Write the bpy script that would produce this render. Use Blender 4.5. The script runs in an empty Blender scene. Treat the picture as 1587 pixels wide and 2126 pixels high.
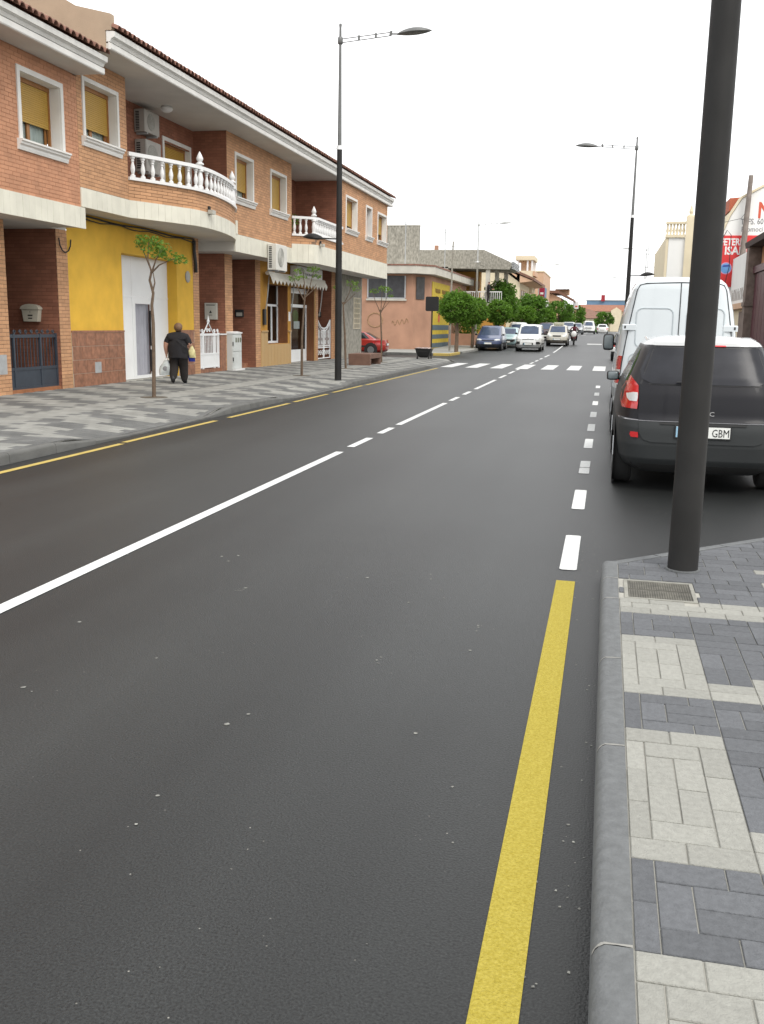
import bpy, math, random
import numpy as np
from mathutils import Vector, Matrix
random.seed(7)
S = bpy.context.scene
col = S.collection
PI = math.pi
# ---------------------------------------------------------------- camera
CAM_Z = 1.68
R = np.array([[0.974504, 0.057734, -0.216817], [0.223821, -0.182497, 0.957392], [0.015705, -0.98151, -0.190766]])
cd = bpy.data.cameras.new('camera'); cam = bpy.data.objects.new('camera', cd); col.objects.link(cam)
cd.sensor_fit = 'VERTICAL'; cd.sensor_height = 24.0; cd.lens = 24.0 * 2004.0 / 2126.0
cd.clip_start = 0.05; cd.clip_end = 3000
rx, ux, bx_ = R[:, 0], -R[:, 1], -R[:, 2]
cam.matrix_world = Matrix(((rx[0], ux[0], bx_[0], 0), (rx[1], ux[1], bx_[1], 0), (rx[2], ux[2], bx_[2], CAM_Z), (0, 0, 0, 1)))
S.camera = cam
# ---------------------------------------------------------------- overcast sky
SUN_EL, SUN_AZ = math.radians(50), math.radians(140)
w = bpy.data.worlds.new('World'); S.world = w; w.use_nodes = True
nt = w.node_tree; nt.nodes.clear()
o_ = nt.nodes.new('ShaderNodeOutputWorld'); bg = nt.nodes.new('ShaderNodeBackground')
sky = nt.nodes.new('ShaderNodeTexSky'); sky.sky_type = 'NISHITA'; sky.sun_disc = False
sky.sun_elevation = SUN_EL; sky.sun_rotation = SUN_AZ; sky.dust_density = 4
tc = nt.nodes.new('ShaderNodeTexCoord'); nz = nt.nodes.new('ShaderNodeTexNoise'); nz.inputs['Scale'].default_value = 2.5
nz.inputs['Detail'].default_value = 4
cr = nt.nodes.new('ShaderNodeValToRGB')
cr.color_ramp.elements[0].color = (11.2, 11.3, 11.5, 1); cr.color_ramp.elements[1].color = (14.0, 14.0, 13.9, 1)
mx = nt.nodes.new('ShaderNodeMix'); mx.data_type = 'RGBA'; mx.inputs['Factor'].default_value = 0.93
nt.links.new(tc.outputs['Generated'], nz.inputs['Vector']); nt.links.new(nz.outputs['Fac'], cr.inputs['Fac'])
nt.links.new(sky.outputs['Color'], mx.inputs['A']); nt.links.new(cr.outputs['Color'], mx.inputs['B'])
nt.links.new(mx.outputs['Result'], bg.inputs['Color']); bg.inputs['Strength'].default_value = 0.1
nt.links.new(bg.outputs['Background'], o_.inputs['Surface'])
sd = bpy.data.lights.new('sun', 'SUN'); sun = bpy.data.objects.new('sun', sd); col.objects.link(sun)
sd.energy = 1.4; sd.angle = math.radians(25); sd.color = (1.0, 0.96, 0.9)
sun.rotation_euler = (PI / 2 - SUN_EL, 0, math.radians(40)); sun.location = (10, -10, 30)
S.view_settings.view_transform = 'Standard'; S.view_settings.look = 'None'
S.view_settings.exposure = 0.45; S.view_settings.gamma = 1.0; S.view_settings.use_curve_mapping = False
S.render.resolution_x = 764; S.render.resolution_y = 1024
# ---------------------------------------------------------------- helpers
def proj(p):
    c = R.T @ (np.array(p) - np.array([0, 0, CAM_Z])); return 793.5 + 2004 * c[0] / c[2], 1063 + 2004 * c[1] / c[2], c[2]

class MB:
    def __init__(s): s.v = []; s.f = []; s.m = []
    def add(s, vs, fs, mi=0):
        b = len(s.v); s.v.extend([tuple(p) for p in vs])
        s.f.extend([tuple(i + b for i in f) for f in fs]); s.m.extend([mi] * len(fs)); return s
    def box(s, x0, x1, y0, y1, z0, z1, mi=0):
        if x0 > x1: x0, x1 = x1, x0
        if y0 > y1: y0, y1 = y1, y0
        return s.add([(x, y, z) for z in (z0, z1) for y in (y0, y1) for x in (x0, x1)],
                     [(0, 2, 3, 1), (4, 5, 7, 6), (0, 1, 5, 4), (2, 6, 7, 3), (0, 4, 6, 2), (1, 3, 7, 5)], mi)
    def cbox(s, x0, x1, y0, y1, z0, z1, c=.02, mi=0):
        # box with chamfered top and vertical edges
        def ring(d, z): return [(x0 + d + c, y0 + d, z), (x1 - d - c, y0 + d, z), (x1 - d, y0 + d + c, z), (x1 - d, y1 - d - c, z), (x1 - d - c, y1 - d, z), (x0 + d + c, y1 - d, z), (x0 + d, y1 - d - c, z), (x0 + d, y0 + d + c, z)]
        vs = ring(0, z0) + ring(0, z1 - c) + ring(c * .8, z1)
        fs = [tuple(range(7, -1, -1)), tuple(range(16, 24))]
        for k in (0, 8): fs += [(k + i, k + (i + 1) % 8, k + 8 + (i + 1) % 8, k + 8 + i) for i in range(8)]
        return s.add(vs, fs, mi)
    def tube(s, pts, rad, n=8, cap=True, mi=0):
        pts = [Vector(p) for p in pts]
        if not hasattr(rad, '__len__'): rad = [rad] * len(pts)
        vs = []; up = Vector((0, 0, 1)); prev = None
        for i, p in enumerate(pts):
            d = (pts[min(i + 1, len(pts) - 1)] - pts[max(i - 1, 0)])
            if d.length < 1e-9: d = up.copy()
            d.normalize()
            if prev is None:
                a = d.cross(up if abs(d.z) < .9 else Vector((1, 0, 0))).normalized()
            else:
                a = (prev - d * prev.dot(d)); a = a.normalized() if a.length > 1e-6 else d.cross(up).normalized()
            prev = a; b = d.cross(a)
            for k in range(n):
                t = 2 * PI * k / n; vs.append(p + (a * math.cos(t) + b * math.sin(t)) * rad[i])
        fs = [(i * n + k, i * n + (k + 1) % n, (i + 1) * n + (k + 1) % n, (i + 1) * n + k) for i in range(len(pts) - 1) for k in range(n)]
        if cap: fs += [tuple(range(n - 1, -1, -1)), tuple(range((len(pts) - 1) * n, len(pts) * n))]
        return s.add(vs, fs, mi)
    def lathe(s, prof, c=(0, 0, 0), n=12, mi=0, axis='z'):
        vs = []
        for r, z in prof:
            for k in range(n):
                t = 2 * PI * k / n
                q = (r * math.cos(t), r * math.sin(t), z)
                if axis == 'x': q = (q[2], q[0], q[1])
                if axis == 'y': q = (q[0], q[2], q[1])
                vs.append((c[0] + q[0], c[1] + q[1], c[2] + q[2]))
        m = len(prof)
        fs = [(i * n + k, i * n + (k + 1) % n, (i + 1) * n + (k + 1) % n, (i + 1) * n + k) for i in range(m - 1) for k in range(n)]
        fs += [tuple(range(n - 1, -1, -1)), tuple(range((m - 1) * n, m * n))]
        return s.add(vs, fs, mi)
    def prism(s, poly, a, b, axis='z', mi=0):
        def P(u, v, t): return {'z': (u, v, t), 'y': (u, t, v), 'x': (t, u, v)}[axis]
        n = len(poly); vs = [P(u, v, a) for u, v in poly] + [P(u, v, b) for u, v in poly]
        fs = [tuple(range(n - 1, -1, -1)), tuple(range(n, 2 * n))] + [(i, (i + 1) % n, n + (i + 1) % n, n + i) for i in range(n)]
        return s.add(vs, fs, mi)
    def grid(s, rows, mi=0, close=False):
        m = len(rows[0]); vs = [p for r in rows for p in r]
        fs = []
        for i in range(len(rows) - 1):
            for k in range(m if close else m - 1):
                fs.append((i * m + k, i * m + (k + 1) % m, (i + 1) * m + (k + 1) % m, (i + 1) * m + k))
        return s.add(vs, fs, mi)
    def ball(s, c, r, n=10, m=6, mi=0):
        if not hasattr(r, '__len__'): r = (r, r, r)
        rows = [[(c[0] + r[0] * math.sin(PI * i / m) * math.cos(2 * PI * k / n), c[1] + r[1] * math.sin(PI * i / m) * math.sin(2 * PI * k / n), c[2] + r[2] * math.cos(PI * i / m)) for k in range(n)] for i in range(m + 1)]
        return s.grid(rows, mi, True)
    def mesh(s, name, mats, smooth=False):
        me = bpy.data.meshes.new(name); me.from_pydata(s.v, [], s.f)
        for m in (mats if isinstance(mats, (list, tuple)) else [mats]): me.materials.append(m)
        if any(s.m): me.polygons.foreach_set('material_index', s.m)
        if smooth:
            me.shade_smooth(); me.set_sharp_from_angle(angle=math.radians(smooth if smooth > 1 else 42))
        me.update(); return me
    def build(s, name, mats, parent=None, smooth=False, **kw):
        return ob(name, s.mesh(name, mats, smooth), parent, **kw)

def fixn(me):
    import bmesh
    b = bmesh.new(); b.from_mesh(me); bmesh.ops.recalc_face_normals(b, faces=b.faces); b.to_mesh(me); b.free()

def ob(name, me, parent=None, loc=None, rz=0, **kw):
    if me is not None: fixn(me)
    o = bpy.data.objects.new(name, me); col.objects.link(o)
    if parent is not None: o.parent = parent
    if loc is not None: o.location = loc
    if rz: o.rotation_euler = (0, 0, rz)
    for k, v in kw.items(): o[k] = v
    return o
def inst(name, me, parent, loc, rz=0, sc=None):
    o = bpy.data.objects.new(name, me); col.objects.link(o); o.parent = parent; o.location = loc
    if rz: o.rotation_euler = (0, 0, rz)
    if sc is not None: o.scale = sc
    return o
def thing(name, label, cat, loc=(0, 0, 0), rz=0, group=None):
    o = bpy.data.objects.new(name, None); col.objects.link(o); o.location = loc; o.rotation_euler = (0, 0, rz)
    o.empty_display_size = .2; o['label'] = label; o['category'] = cat
    if group: o['group'] = group
    return o
def tag(o, label, cat, group=None):
    o['label'] = label; o['category'] = cat
    if group: o['group'] = group
    return o
def text(name, body, size, mat, parent, loc, rot, depth=.004, align='LEFT', sx=1.0, bold=0.0):
    c = bpy.data.curves.new(name, 'FONT'); c.body = body; c.size = size; c.extrude = depth; c.align_x = align; c.offset = bold
    c.resolution_u = 2
    t = bpy.data.objects.new(name, c); col.objects.link(t)
    me = bpy.data.meshes.new_from_object(t); bpy.data.objects.remove(t); bpy.data.curves.remove(c)
    me.materials.clear(); me.materials.append(mat)
    o = bpy.data.objects.new(name, me); col.objects.link(o); o.parent = parent; o.location = loc; o.rotation_euler = rot; o.scale = (sx, 1, 1)
    return o
def lerp(a, b, t): return a + (b - a) * t
def zg(y):
    """gentle rise of the street beyond the crossing"""
    t = min(max((y - 63) / 50, 0), 1); return .8 * (t * t * (3 - 2 * t) * .4 + t * .6)
# ---------------------------------------------------------------- materials
def M(name, c, rough=.8, var=.12, scale=4.0, bump=0.0, bscale=60.0, metal=0.0, spec=.5, rnd=0.0, coat=0.0, c2=None, det=5, streak=None, emit=0):
    m = bpy.data.materials.new(name); m.use_nodes = True; t = m.node_tree; b = t.nodes['Principled BSDF']
    N = t.nodes.new; Lk = t.links.new
    b.inputs['Roughness'].default_value = rough; b.inputs['Metallic'].default_value = metal
    b.inputs['Specular IOR Level'].default_value = spec; b.inputs['Coat Weight'].default_value = coat; b.inputs['Coat Roughness'].default_value = .06
    co = N('ShaderNodeTexCoord'); n = N('ShaderNodeTexNoise'); n.inputs['Scale'].default_value = scale; n.inputs['Detail'].default_value = det
    vec = co.outputs['Object']
    if streak:
        mp = N('ShaderNodeMapping'); mp.inputs['Scale'].default_value = streak; Lk(vec, mp.inputs['Vector']); Lk(mp.outputs['Vector'], n.inputs['Vector'])
    else: Lk(vec, n.inputs['Vector'])
    r = N('ShaderNodeValToRGB'); e = r.color_ramp.elements
    a = tuple(min(1, x * (1 - var)) for x in c) + (1,); z = (tuple(c2) if c2 else tuple(min(1, x * (1 + var)) for x in c)) + (1,)
    e[0].position = .3; e[1].position = .7; e[0].color = a; e[1].color = z
    Lk(n.outputs['Fac'], r.inputs['Fac']); out = r.outputs['Color']
    if rnd:
        g = N('ShaderNodeNewGeometry'); oi = N('ShaderNodeObjectInfo'); ad = N('ShaderNodeMath'); ad.operation = 'ADD'
        fr = N('ShaderNodeMath'); fr.operation = 'FRACT'; mr = N('ShaderNodeMapRange')
        mr.inputs['To Min'].default_value = 1 - rnd; mr.inputs['To Max'].default_value = 1 + rnd
        Lk(g.outputs['Random Per Island'], ad.inputs[0]); Lk(oi.outputs['Random'], ad.inputs[1]); Lk(ad.outputs[0], fr.inputs[0]); Lk(fr.outputs[0], mr.inputs['Value'])
        vm = N('ShaderNodeVectorMath'); vm.operation = 'SCALE'; Lk(out, vm.inputs[0]); Lk(mr.outputs['Result'], vm.inputs['Scale']); out = vm.outputs['Vector']
    Lk(out, b.inputs['Base Color'])
    if bump:
        n2 = N('ShaderNodeTexNoise'); n2.inputs['Scale'].default_value = bscale; n2.inputs['Detail'].default_value = 6; Lk(vec, n2.inputs['Vector'])
        bp = N('ShaderNodeBump'); bp.inputs['Strength'].default_value = bump; bp.inputs['Distance'].default_value = .02
        Lk(n2.outputs['Fac'], bp.inputs['Height']); Lk(bp.outputs['Normal'], b.inputs['Normal'])
    return m
def clear_glass(name, tint=(.75, .8, .8), refl=.18):
    m = bpy.data.materials.new(name); m.use_nodes = True; t = m.node_tree; t.nodes.clear()
    o = t.nodes.new('ShaderNodeOutputMaterial'); a = t.nodes.new('ShaderNodeBsdfTransparent'); g = t.nodes.new('ShaderNodeBsdfGlossy')
    a.inputs['Color'].default_value = tint + (1,); g.inputs['Roughness'].default_value = .03
    lw = t.nodes.new('ShaderNodeLayerWeight'); lw.inputs['Blend'].default_value = refl; x = t.nodes.new('ShaderNodeMixShader')
    t.links.new(lw.outputs['Fresnel'], x.inputs[0]); t.links.new(a.outputs[0], x.inputs[1]); t.links.new(g.outputs[0], x.inputs[2]); t.links.new(x.outputs[0], o.inputs[0])
    return m
def leafmat(name, c, tr=.25):
    m = M(name, c, .65, .25, 1.2, rnd=.45, spec=.25); t = m.node_tree; b = t.nodes['Principled BSDF']; o = t.nodes['Material Output']
    tr_ = t.nodes.new('ShaderNodeBsdfTranslucent'); tr_.inputs['Color'].default_value = (c[0] * 1.6, c[1] * 1.7, c[2] * .9, 1)
    x = t.nodes.new('ShaderNodeMixShader'); x.inputs[0].default_value = tr
    t.links.new(b.outputs[0], x.inputs[1]); t.links.new(tr_.outputs[0], x.inputs[2]); t.links.new(x.outputs[0], o.inputs[0]); return m
def asphalt():
    m = M('asphalt', (.0095, .0104, .0102), .46, .35, .3, spec=.42, det=6); t = m.node_tree; N = t.nodes.new; L = t.links.new
    b = t.nodes['Principled BSDF']; co = [n for n in t.nodes if n.type == 'TEX_COORD'][0]
    base = b.inputs['Base Color'].links[0].from_socket
    # lengthwise wear from tyres, pale aggregate specks and fine grain
    mp = N('ShaderNodeMapping'); mp.inputs['Scale'].default_value = (1.1, .05, 1); n1 = N('ShaderNodeTexNoise'); n1.inputs['Scale'].default_value = 1.0; n1.inputs['Detail'].default_value = 3
    L(co.outputs['Object'], mp.inputs['Vector']); L(mp.outputs['Vector'], n1.inputs['Vector'])
    mr = N('ShaderNodeMapRange'); mr.inputs['From Min'].default_value = .35; mr.inputs['From Max'].default_value = .7; mr.inputs['To Min'].default_value = .75; mr.inputs['To Max'].default_value = 1.7
    L(n1.outputs['Fac'], mr.inputs['Value'])
    g = N('ShaderNodeTexNoise'); g.inputs['Scale'].default_value = 125; g.inputs['Detail'].default_value = 3; L(co.outputs['Object'], g.inputs['Vector'])
    gr = N('ShaderNodeMapRange'); gr.inputs['From Min'].default_value = .3; gr.inputs['From Max'].default_value = .75; gr.inputs['To Min'].default_value = .15; gr.inputs['To Max'].default_value = 2.5; L(g.outputs['Fac'], gr.inputs['Value'])
    mu = N('ShaderNodeMath'); mu.operation = 'MULTIPLY'; L(mr.outputs['Result'], mu.inputs[0]); L(gr.outputs['Result'], mu.inputs[1])
    vm = N('ShaderNodeVectorMath'); vm.operation = 'SCALE'; L(base, vm.inputs[0]); L(mu.outputs[0], vm.inputs['Scale'])
    vo = N('ShaderNodeTexVoronoi'); vo.inputs['Scale'].default_value = 14; L(co.outputs['Object'], vo.inputs['Vector'])
    sp = N('ShaderNodeMapRange'); sp.inputs['From Min'].default_value = .05; sp.inputs['From Max'].default_value = .03; L(vo.outputs['Distance'], sp.inputs['Value'])
    n3 = N('ShaderNodeTexNoise'); n3.inputs['Scale'].default_value = 1.3; L(co.outputs['Object'], n3.inputs['Vector'])
    s3 = N('ShaderNodeMapRange'); s3.inputs['From Min'].default_value = .48; s3.inputs['From Max'].default_value = .6; L(n3.outputs['Fac'], s3.inputs['Value'])
    s4 = N('ShaderNodeMath'); s4.operation = 'MULTIPLY'; L(sp.outputs['Result'], s4.inputs[0]); L(s3.outputs['Result'], s4.inputs[1])
    mi = N('ShaderNodeMix'); mi.data_type = 'RGBA'; L(s4.outputs[0], mi.inputs['Factor']); L(vm.outputs['Vector'], mi.inputs['A']); mi.inputs['B'].default_value = (.26, .25, .22, 1)
    L(mi.outputs['Result'], b.inputs['Base Color'])
    bp = N('ShaderNodeBump'); bp.inputs['Strength'].default_value = .55; bp.inputs['Distance'].default_value = .006; L(g.outputs['Fac'], bp.inputs['Height']); L(bp.outputs['Normal'], b.inputs['Normal'])
    return m
ASPH = asphalt()
WPAINT = M('road_paint_white', (.56, .57, .56), .75, .1, 45, bump=.4, bscale=100, spec=.2, c2=(.72, .73, .72))
YPAINT = M('road_paint_yellow', (.38, .30, .035), .8, .12, 120, bump=.7, bscale=140, spec=.2, c2=(.47, .385, .075))
YPAINT2 = M('road_paint_yellow_pale', (.45, .34, .10), .75, .1, 5, spec=.25)
GROUND = M('dusty_ground', (.24, .22, .18), .95, .2, .15)
PV_L = M('paver_light', (.295, .293, .265), .85, .10, 45, bump=.5, bscale=150, rnd=.09, spec=.3)
PV_D = M('paver_dark', (.112, .117, .125), .8, .13, 45, bump=.5, bscale=150, rnd=.14, spec=.35)
KERB = M('kerb_concrete', (.135, .141, .143), .8, .14, 28, bump=.3, bscale=90, rnd=.06, spec=.35)
KERBL = M('kerb_concrete_left', (.115, .115, .108), .85, .16, 4, bump=.3, bscale=90, rnd=.08)
MORT = M('joint_mortar', (.26, .255, .235), .95, .15, 20)
CEMENT = M('cement', (.36, .35, .31), .9, .15, 6, bump=.3)
BR1 = M('brick_orange', (.49, .245, .14), .85, .10, 3, rnd=.07, bump=.2, bscale=120)
BR1M = M('mortar_orange', (.40, .20, .12), .95, .1, 20)
BR2 = M('brick_tan', (.50, .275, .145), .85, .10, 2.5, rnd=.12, bump=.2, bscale=120)
BR2M = M('mortar_brown', (.22, .14, .09), .95, .1, 20)
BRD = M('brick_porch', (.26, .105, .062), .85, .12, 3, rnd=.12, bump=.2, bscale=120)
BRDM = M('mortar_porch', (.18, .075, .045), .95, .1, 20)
BANDT = M('band_tile_cream', (.66, .64, .54), .6, .07, 3, rnd=.04)
STUC = M('white_stucco', (.68, .67, .64), .8, .07, 2.5, bump=.1)
SOFF = M('soffit_white', (.58, .56, .52), .9, .06, 1.5)
WHITE = M('white_paint', (.74, .74, .73), .55, .04, 3)
WHITEM = M('white_metal', (.80, .81, .81), .4, .03, 2)
YELW = M('wall_yellow', (.68, .405, .045), .9, .10, 2, bump=.35, bscale=110)
OCHR = M('wall_ochre', (.44, .22, .03), .85, .10, 3, bump=.2)
WAIN = M('wainscot_tile', (.27, .125, .072), .55, .3, 9, rnd=.08)
SHUT = M('shutter_ochre', (.42, .255, .045), .5, .06, 3)
WOOD = M('window_wood', (.30, .13, .035), .5, .2, 6, streak=(8, 8, 1))
WOODD = M('wood_panel_brown', (.16, .06, .02), .5, .25, 5, streak=(6, 6, .6))
WOODL = M('wood_panel_light', (.60, .41, .19), .55, .25, 5, streak=(7, 7, .5), c2=(.46, .28, .11))
TILE = M('roof_tile', (.20, .10, .072), .9, .3, 6, rnd=.25)
RENDER_B = M('render_beige', (.43, .33, .235), .95, .1, 1.6, bump=.3, bscale=70)
RENDER_G = M('render_grey', (.20, .19, .16), .95, .1, 9, bump=.8, bscale=16, c2=(.38, .36, .31), det=8, streak=(1, 1, .55))
DARKM = M('dark_metal_lamp', (.022, .0215, .021), .6, .15, 4, spec=.22)
LAMPG = M('lamp_grey', (.13, .133, .13), .45, .1, 4)
IRON = M('gate_iron', (.035, .045, .06), .5, .1, 5)
BLACK = M('black_plastic', (.012, .012, .013), .5, .1, 5)
BLK2 = M('black_matte', (.02, .02, .02), .8, .1, 5)
DGLASS = M('dark_glass', (.012, .014, .016), .08, .05, 1, spec=.6)
GLASS = clear_glass('clear_glass')
CURT = M('curtain', (.6, .62, .58), .9, .1, 3, streak=(1, 14, 1))
GREYC = M('curtain_grey', (.36, .36, .40), .6, .1, 3)
CHROME = M('chrome', (.6, .6, .6), .2, .05, 3, metal=1)
RUBBER = M('tyre_rubber', (.018, .018, .018), .85, .1, 8)
RIM = M('alloy_rim', (.32, .33, .34), .35, .1, 6, metal=.7)
PLATE = M('plate_white', (.72, .73, .70), .5, .04, 3)
PLATEB = M('plate_blue', (.25, .42, .55), .5, .1, 3)
REDL = M('tail_red', (.50, .012, .015), .18, .15, 5, spec=.6, coat=.6)
WHL = M('lamp_white', (.62, .62, .62), .2, .1, 30, spec=.6, coat=.5)
HEADL = M('headlamp', (.55, .57, .56), .15, .2, 12, spec=.7, coat=.7)
BROWNC = M('bench_brown', (.155, .085, .06), .8, .12, 5, bump=.15)
SKIN = M('skin', (.45, .25, .18), .6, .1, 6)
BLKC = M('black_cloth', (.011, .010, .012), .9, .2, 9)
BRNC = M('dark_brown_cloth', (.015, .012, .011), .9, .2, 9)
HAIR = M('hair_brown', (.15, .085, .045), .7, .3, 40)
BARK = M('bark', (.135, .095, .065), .95, .25, 14, bump=.5, bscale=40)
LEAF1 = leafmat('leaf_fresh', (.11, .19, .03), .3)
LEAF2 = leafmat('leaf_round', (.095, .185, .026), .35)
LEAF3 = leafmat('leaf_dark', (.082, .165, .026), .35)
GALV = M('galvanised', (.36, .37, .37), .5, .12, 8)
REDP = M('poster_red', (.62, .03, .03), .5, .06, 3)
BLUEP = M('poster_blue', (.12, .30, .60), .5, .1, 6)
REDT = M('letter_red', (.55, .09, .045), .6, .08, 3)
GREYT = M('letter_grey', (.22, .22, .23), .6, .08, 3)
# ================================================================ GROUND, ROAD, PAVEMENTS
YS = [-60, -20, 0, 20, 40, 60] + list(range(66, 151, 6)) + [160, 200, 260, 400, 900]
g = MB(); g.grid([[(x, y, zg(y) - .035) for x in (-900, -60, -30, 30, 60, 900)] for y in YS])
g.build('ground', GROUND, kind='structure')
g = MB(); g.grid([[(x, y, zg(y)) for x in (-45, -14, -6.5, -3, 0, 3, 9)] for y in YS if -21 < y < 400])
road = g.build('road', ASPH, kind='structure')
def mark(name, x0, x1, y0, y1, mat, skew=0, rnd_=0, z=.004):
    m = MB(); n = max(1, int((y1 - y0) / 3)); L = []; Rr = []
    for i in range(n + 1):
        y = lerp(y0, y1, i / n); zz = zg(y) + z; sx = skew * i / n
        L.append((x0 + sx, y, zz)); Rr.append((x1 + sx, y, zz))
    if rnd_:   # softened corners of a sprayed dash
        c = .018
        vs = [(x0 + c, y0, z), (x1 - c, y0, z), (x1, y0 + c, z), (x1, y1 - c, z), (x1 - c, y1, z), (x0 + c, y1, z), (x0, y1 - c, z), (x0, y0 + c, z)]
        m.add(vs, [tuple(range(8))])
    else: m.grid([L, Rr])
    return m.build(name, mat, road)
# centre line: long solid pieces with two short dashes between them
for a, b in ((-3, 12.35), (12.9, 14.05), (14.7, 15.6), (16.1, 21.1), (21.8, 23.0), (23.9, 25.1), (26.1, 31.0), (32.2, 34.2), (35.4, 37.4), (38.4, 39.4), (45.4, 47.4), (48.6, 50.6), (52, 54), (56, 220)):
    mark('centre_line', -3.44, -3.33, a, b, WPAINT)
for a, b in ((6.73, 7.91), (9.11, 10.23), (11.43, 11.92), (11.96, 12.54), (13.93, 15.11), (16.3, 17.5), (18.9, 20.1), (21.9, 23.1), (25.0, 26.2), (28.2, 29.4)):
    mark('parking_dash', -.235, -.115, a, b, WPAINT, rnd_=1)
mark('yellow_line', -.24, -.115, -1, 6.42, YPAINT)
for a, b, x in ((5.5, 12.15, -6.46), (12.3, 15.6, -6.50), (16.2, 19.6, -6.50), (20.0, 22.6, -6.52), (23.2, 26.2, -6.55), (26.5, 38.4, -6.52)):
    mark('yellow_kerb_line', x - .05, x + .05, a, b, YPAINT2)
for k in range(8):
    x = -6.62 + 1.0 * k * 1.02
    mark('zebra_stripe', x, x + .5, 39.6, 44.3, WPAINT, skew=.02)
for k in range(6): mark('zebra_stripe', -8.5 + 1.1 * k, -8.0 + 1.1 * k, 118, 121, WPAINT)
mark('lane_mark', -1.6, -.4, 83, 85, WPAINT)

# ---------------- near pavement at the lamp post, cut off on the slant for the parking bay
D0, D1 = (0.08, 6.56), (2.45, 8.90)
dd = Vector((D1[0] - D0[0], D1[1] - D0[1])).normalized(); dn = Vector((dd.y, -dd.x))    # dn points into the pavement
pav = MB(); pav.prism([(0.12, -4), (7, -4), (7, 8.95), (2.52, 8.95), (0.15, 6.50)], -.05, .1235)
pavement = pav.build('pavement', CEMENT, kind='structure')
pv2 = MB(); pv2.grid([[(x, y, zg(y) + .13) for x in (2.6, 5.0)] for y in [8.96, 20, 40, 60] + list(range(66, 151, 6)) + [220]])
pv2.grid([[(2.6, y, zg(y) + z) for z in (.13, -.02)] for y in [8.96, 20, 40, 60] + list(range(66, 151, 6)) + [220]])
pv2.build('pavement_bay_side', PV_L, kind='structure')
KP = [(0, -.05), (.004, .092), (.010, .108), (.020, .121), (.036, .1295), (.105, .130), (.105, -.05)]
def kerb(parent, a, b, inn, mat, f0=1.0, f1=1.0, prof=KP, gap=.006):
    a, b, inn = Vector(a), Vector(b), Vector(inn); d = (b - a).normalized(); a = a + d * gap; b = b - d * gap
    def ring(p, f): return [(p.x + inn.x * u, p.y + inn.y * u, z * (f if z > 0 else 1) + zg(p.y)) for u, z in prof]
    m = MB(); n = len(prof); m.add(ring(a, f0) + ring(b, f1), [tuple(range(n - 1, -1, -1)), tuple(range(n, 2 * n))] + [(i, (i + 1) % n, n + (i + 1) % n, n + i) for i in range(n)])
    return m.build('kerb_stone', mat, parent, smooth=35)
js = [-2.2, -1.2, .0, 1.08, 2.3, 3.54, 4.55, 5.62, 6.1, 6.56]
for a, b in zip(js, js[1:]): kerb(pavement, (.05, a), (.05, b), (1, 0), KERB)
# mortar smears in the kerb joints
for y in js[2:-1]:
    sm = MB(); e = .005
    for i in range(7):
        u0, u1 = i / 7, (i + 1) / 7
        def q(u, s_, w_):
            k = u * 4; a = min(int(k), 3); t = k - a; x = lerp(KP[a + 1][0], KP[a + 2][0], t); z = lerp(KP[a + 1][1], KP[a + 2][1], t); return (.05 + x - .001, y + s_ * w_, z + .0015)
        w0, w1 = e * (.6 + .8 * math.sin(i * 2.3 + y * 9) ** 2), e * (.6 + .8 * math.sin((i + 1) * 2.3 + y * 9) ** 2)
        sm.add([q(u0, -1, w0), q(u0, 1, w0), q(u1, 1, w1), q(u1, -1, w1)], [(0, 1, 2, 3)])
    sm.build('joint_mortar', MORT, pavement)
dl = (Vector(D1) - Vector(D0)).length; k = 0; ds = [0, .42, 1.1, 1.8, 2.5, dl]
for a, b in zip(ds, ds[1:]): kerb(pavement, Vector(D0) + dd * a, Vector(D0) + dd * b, dn, KERB)

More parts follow.
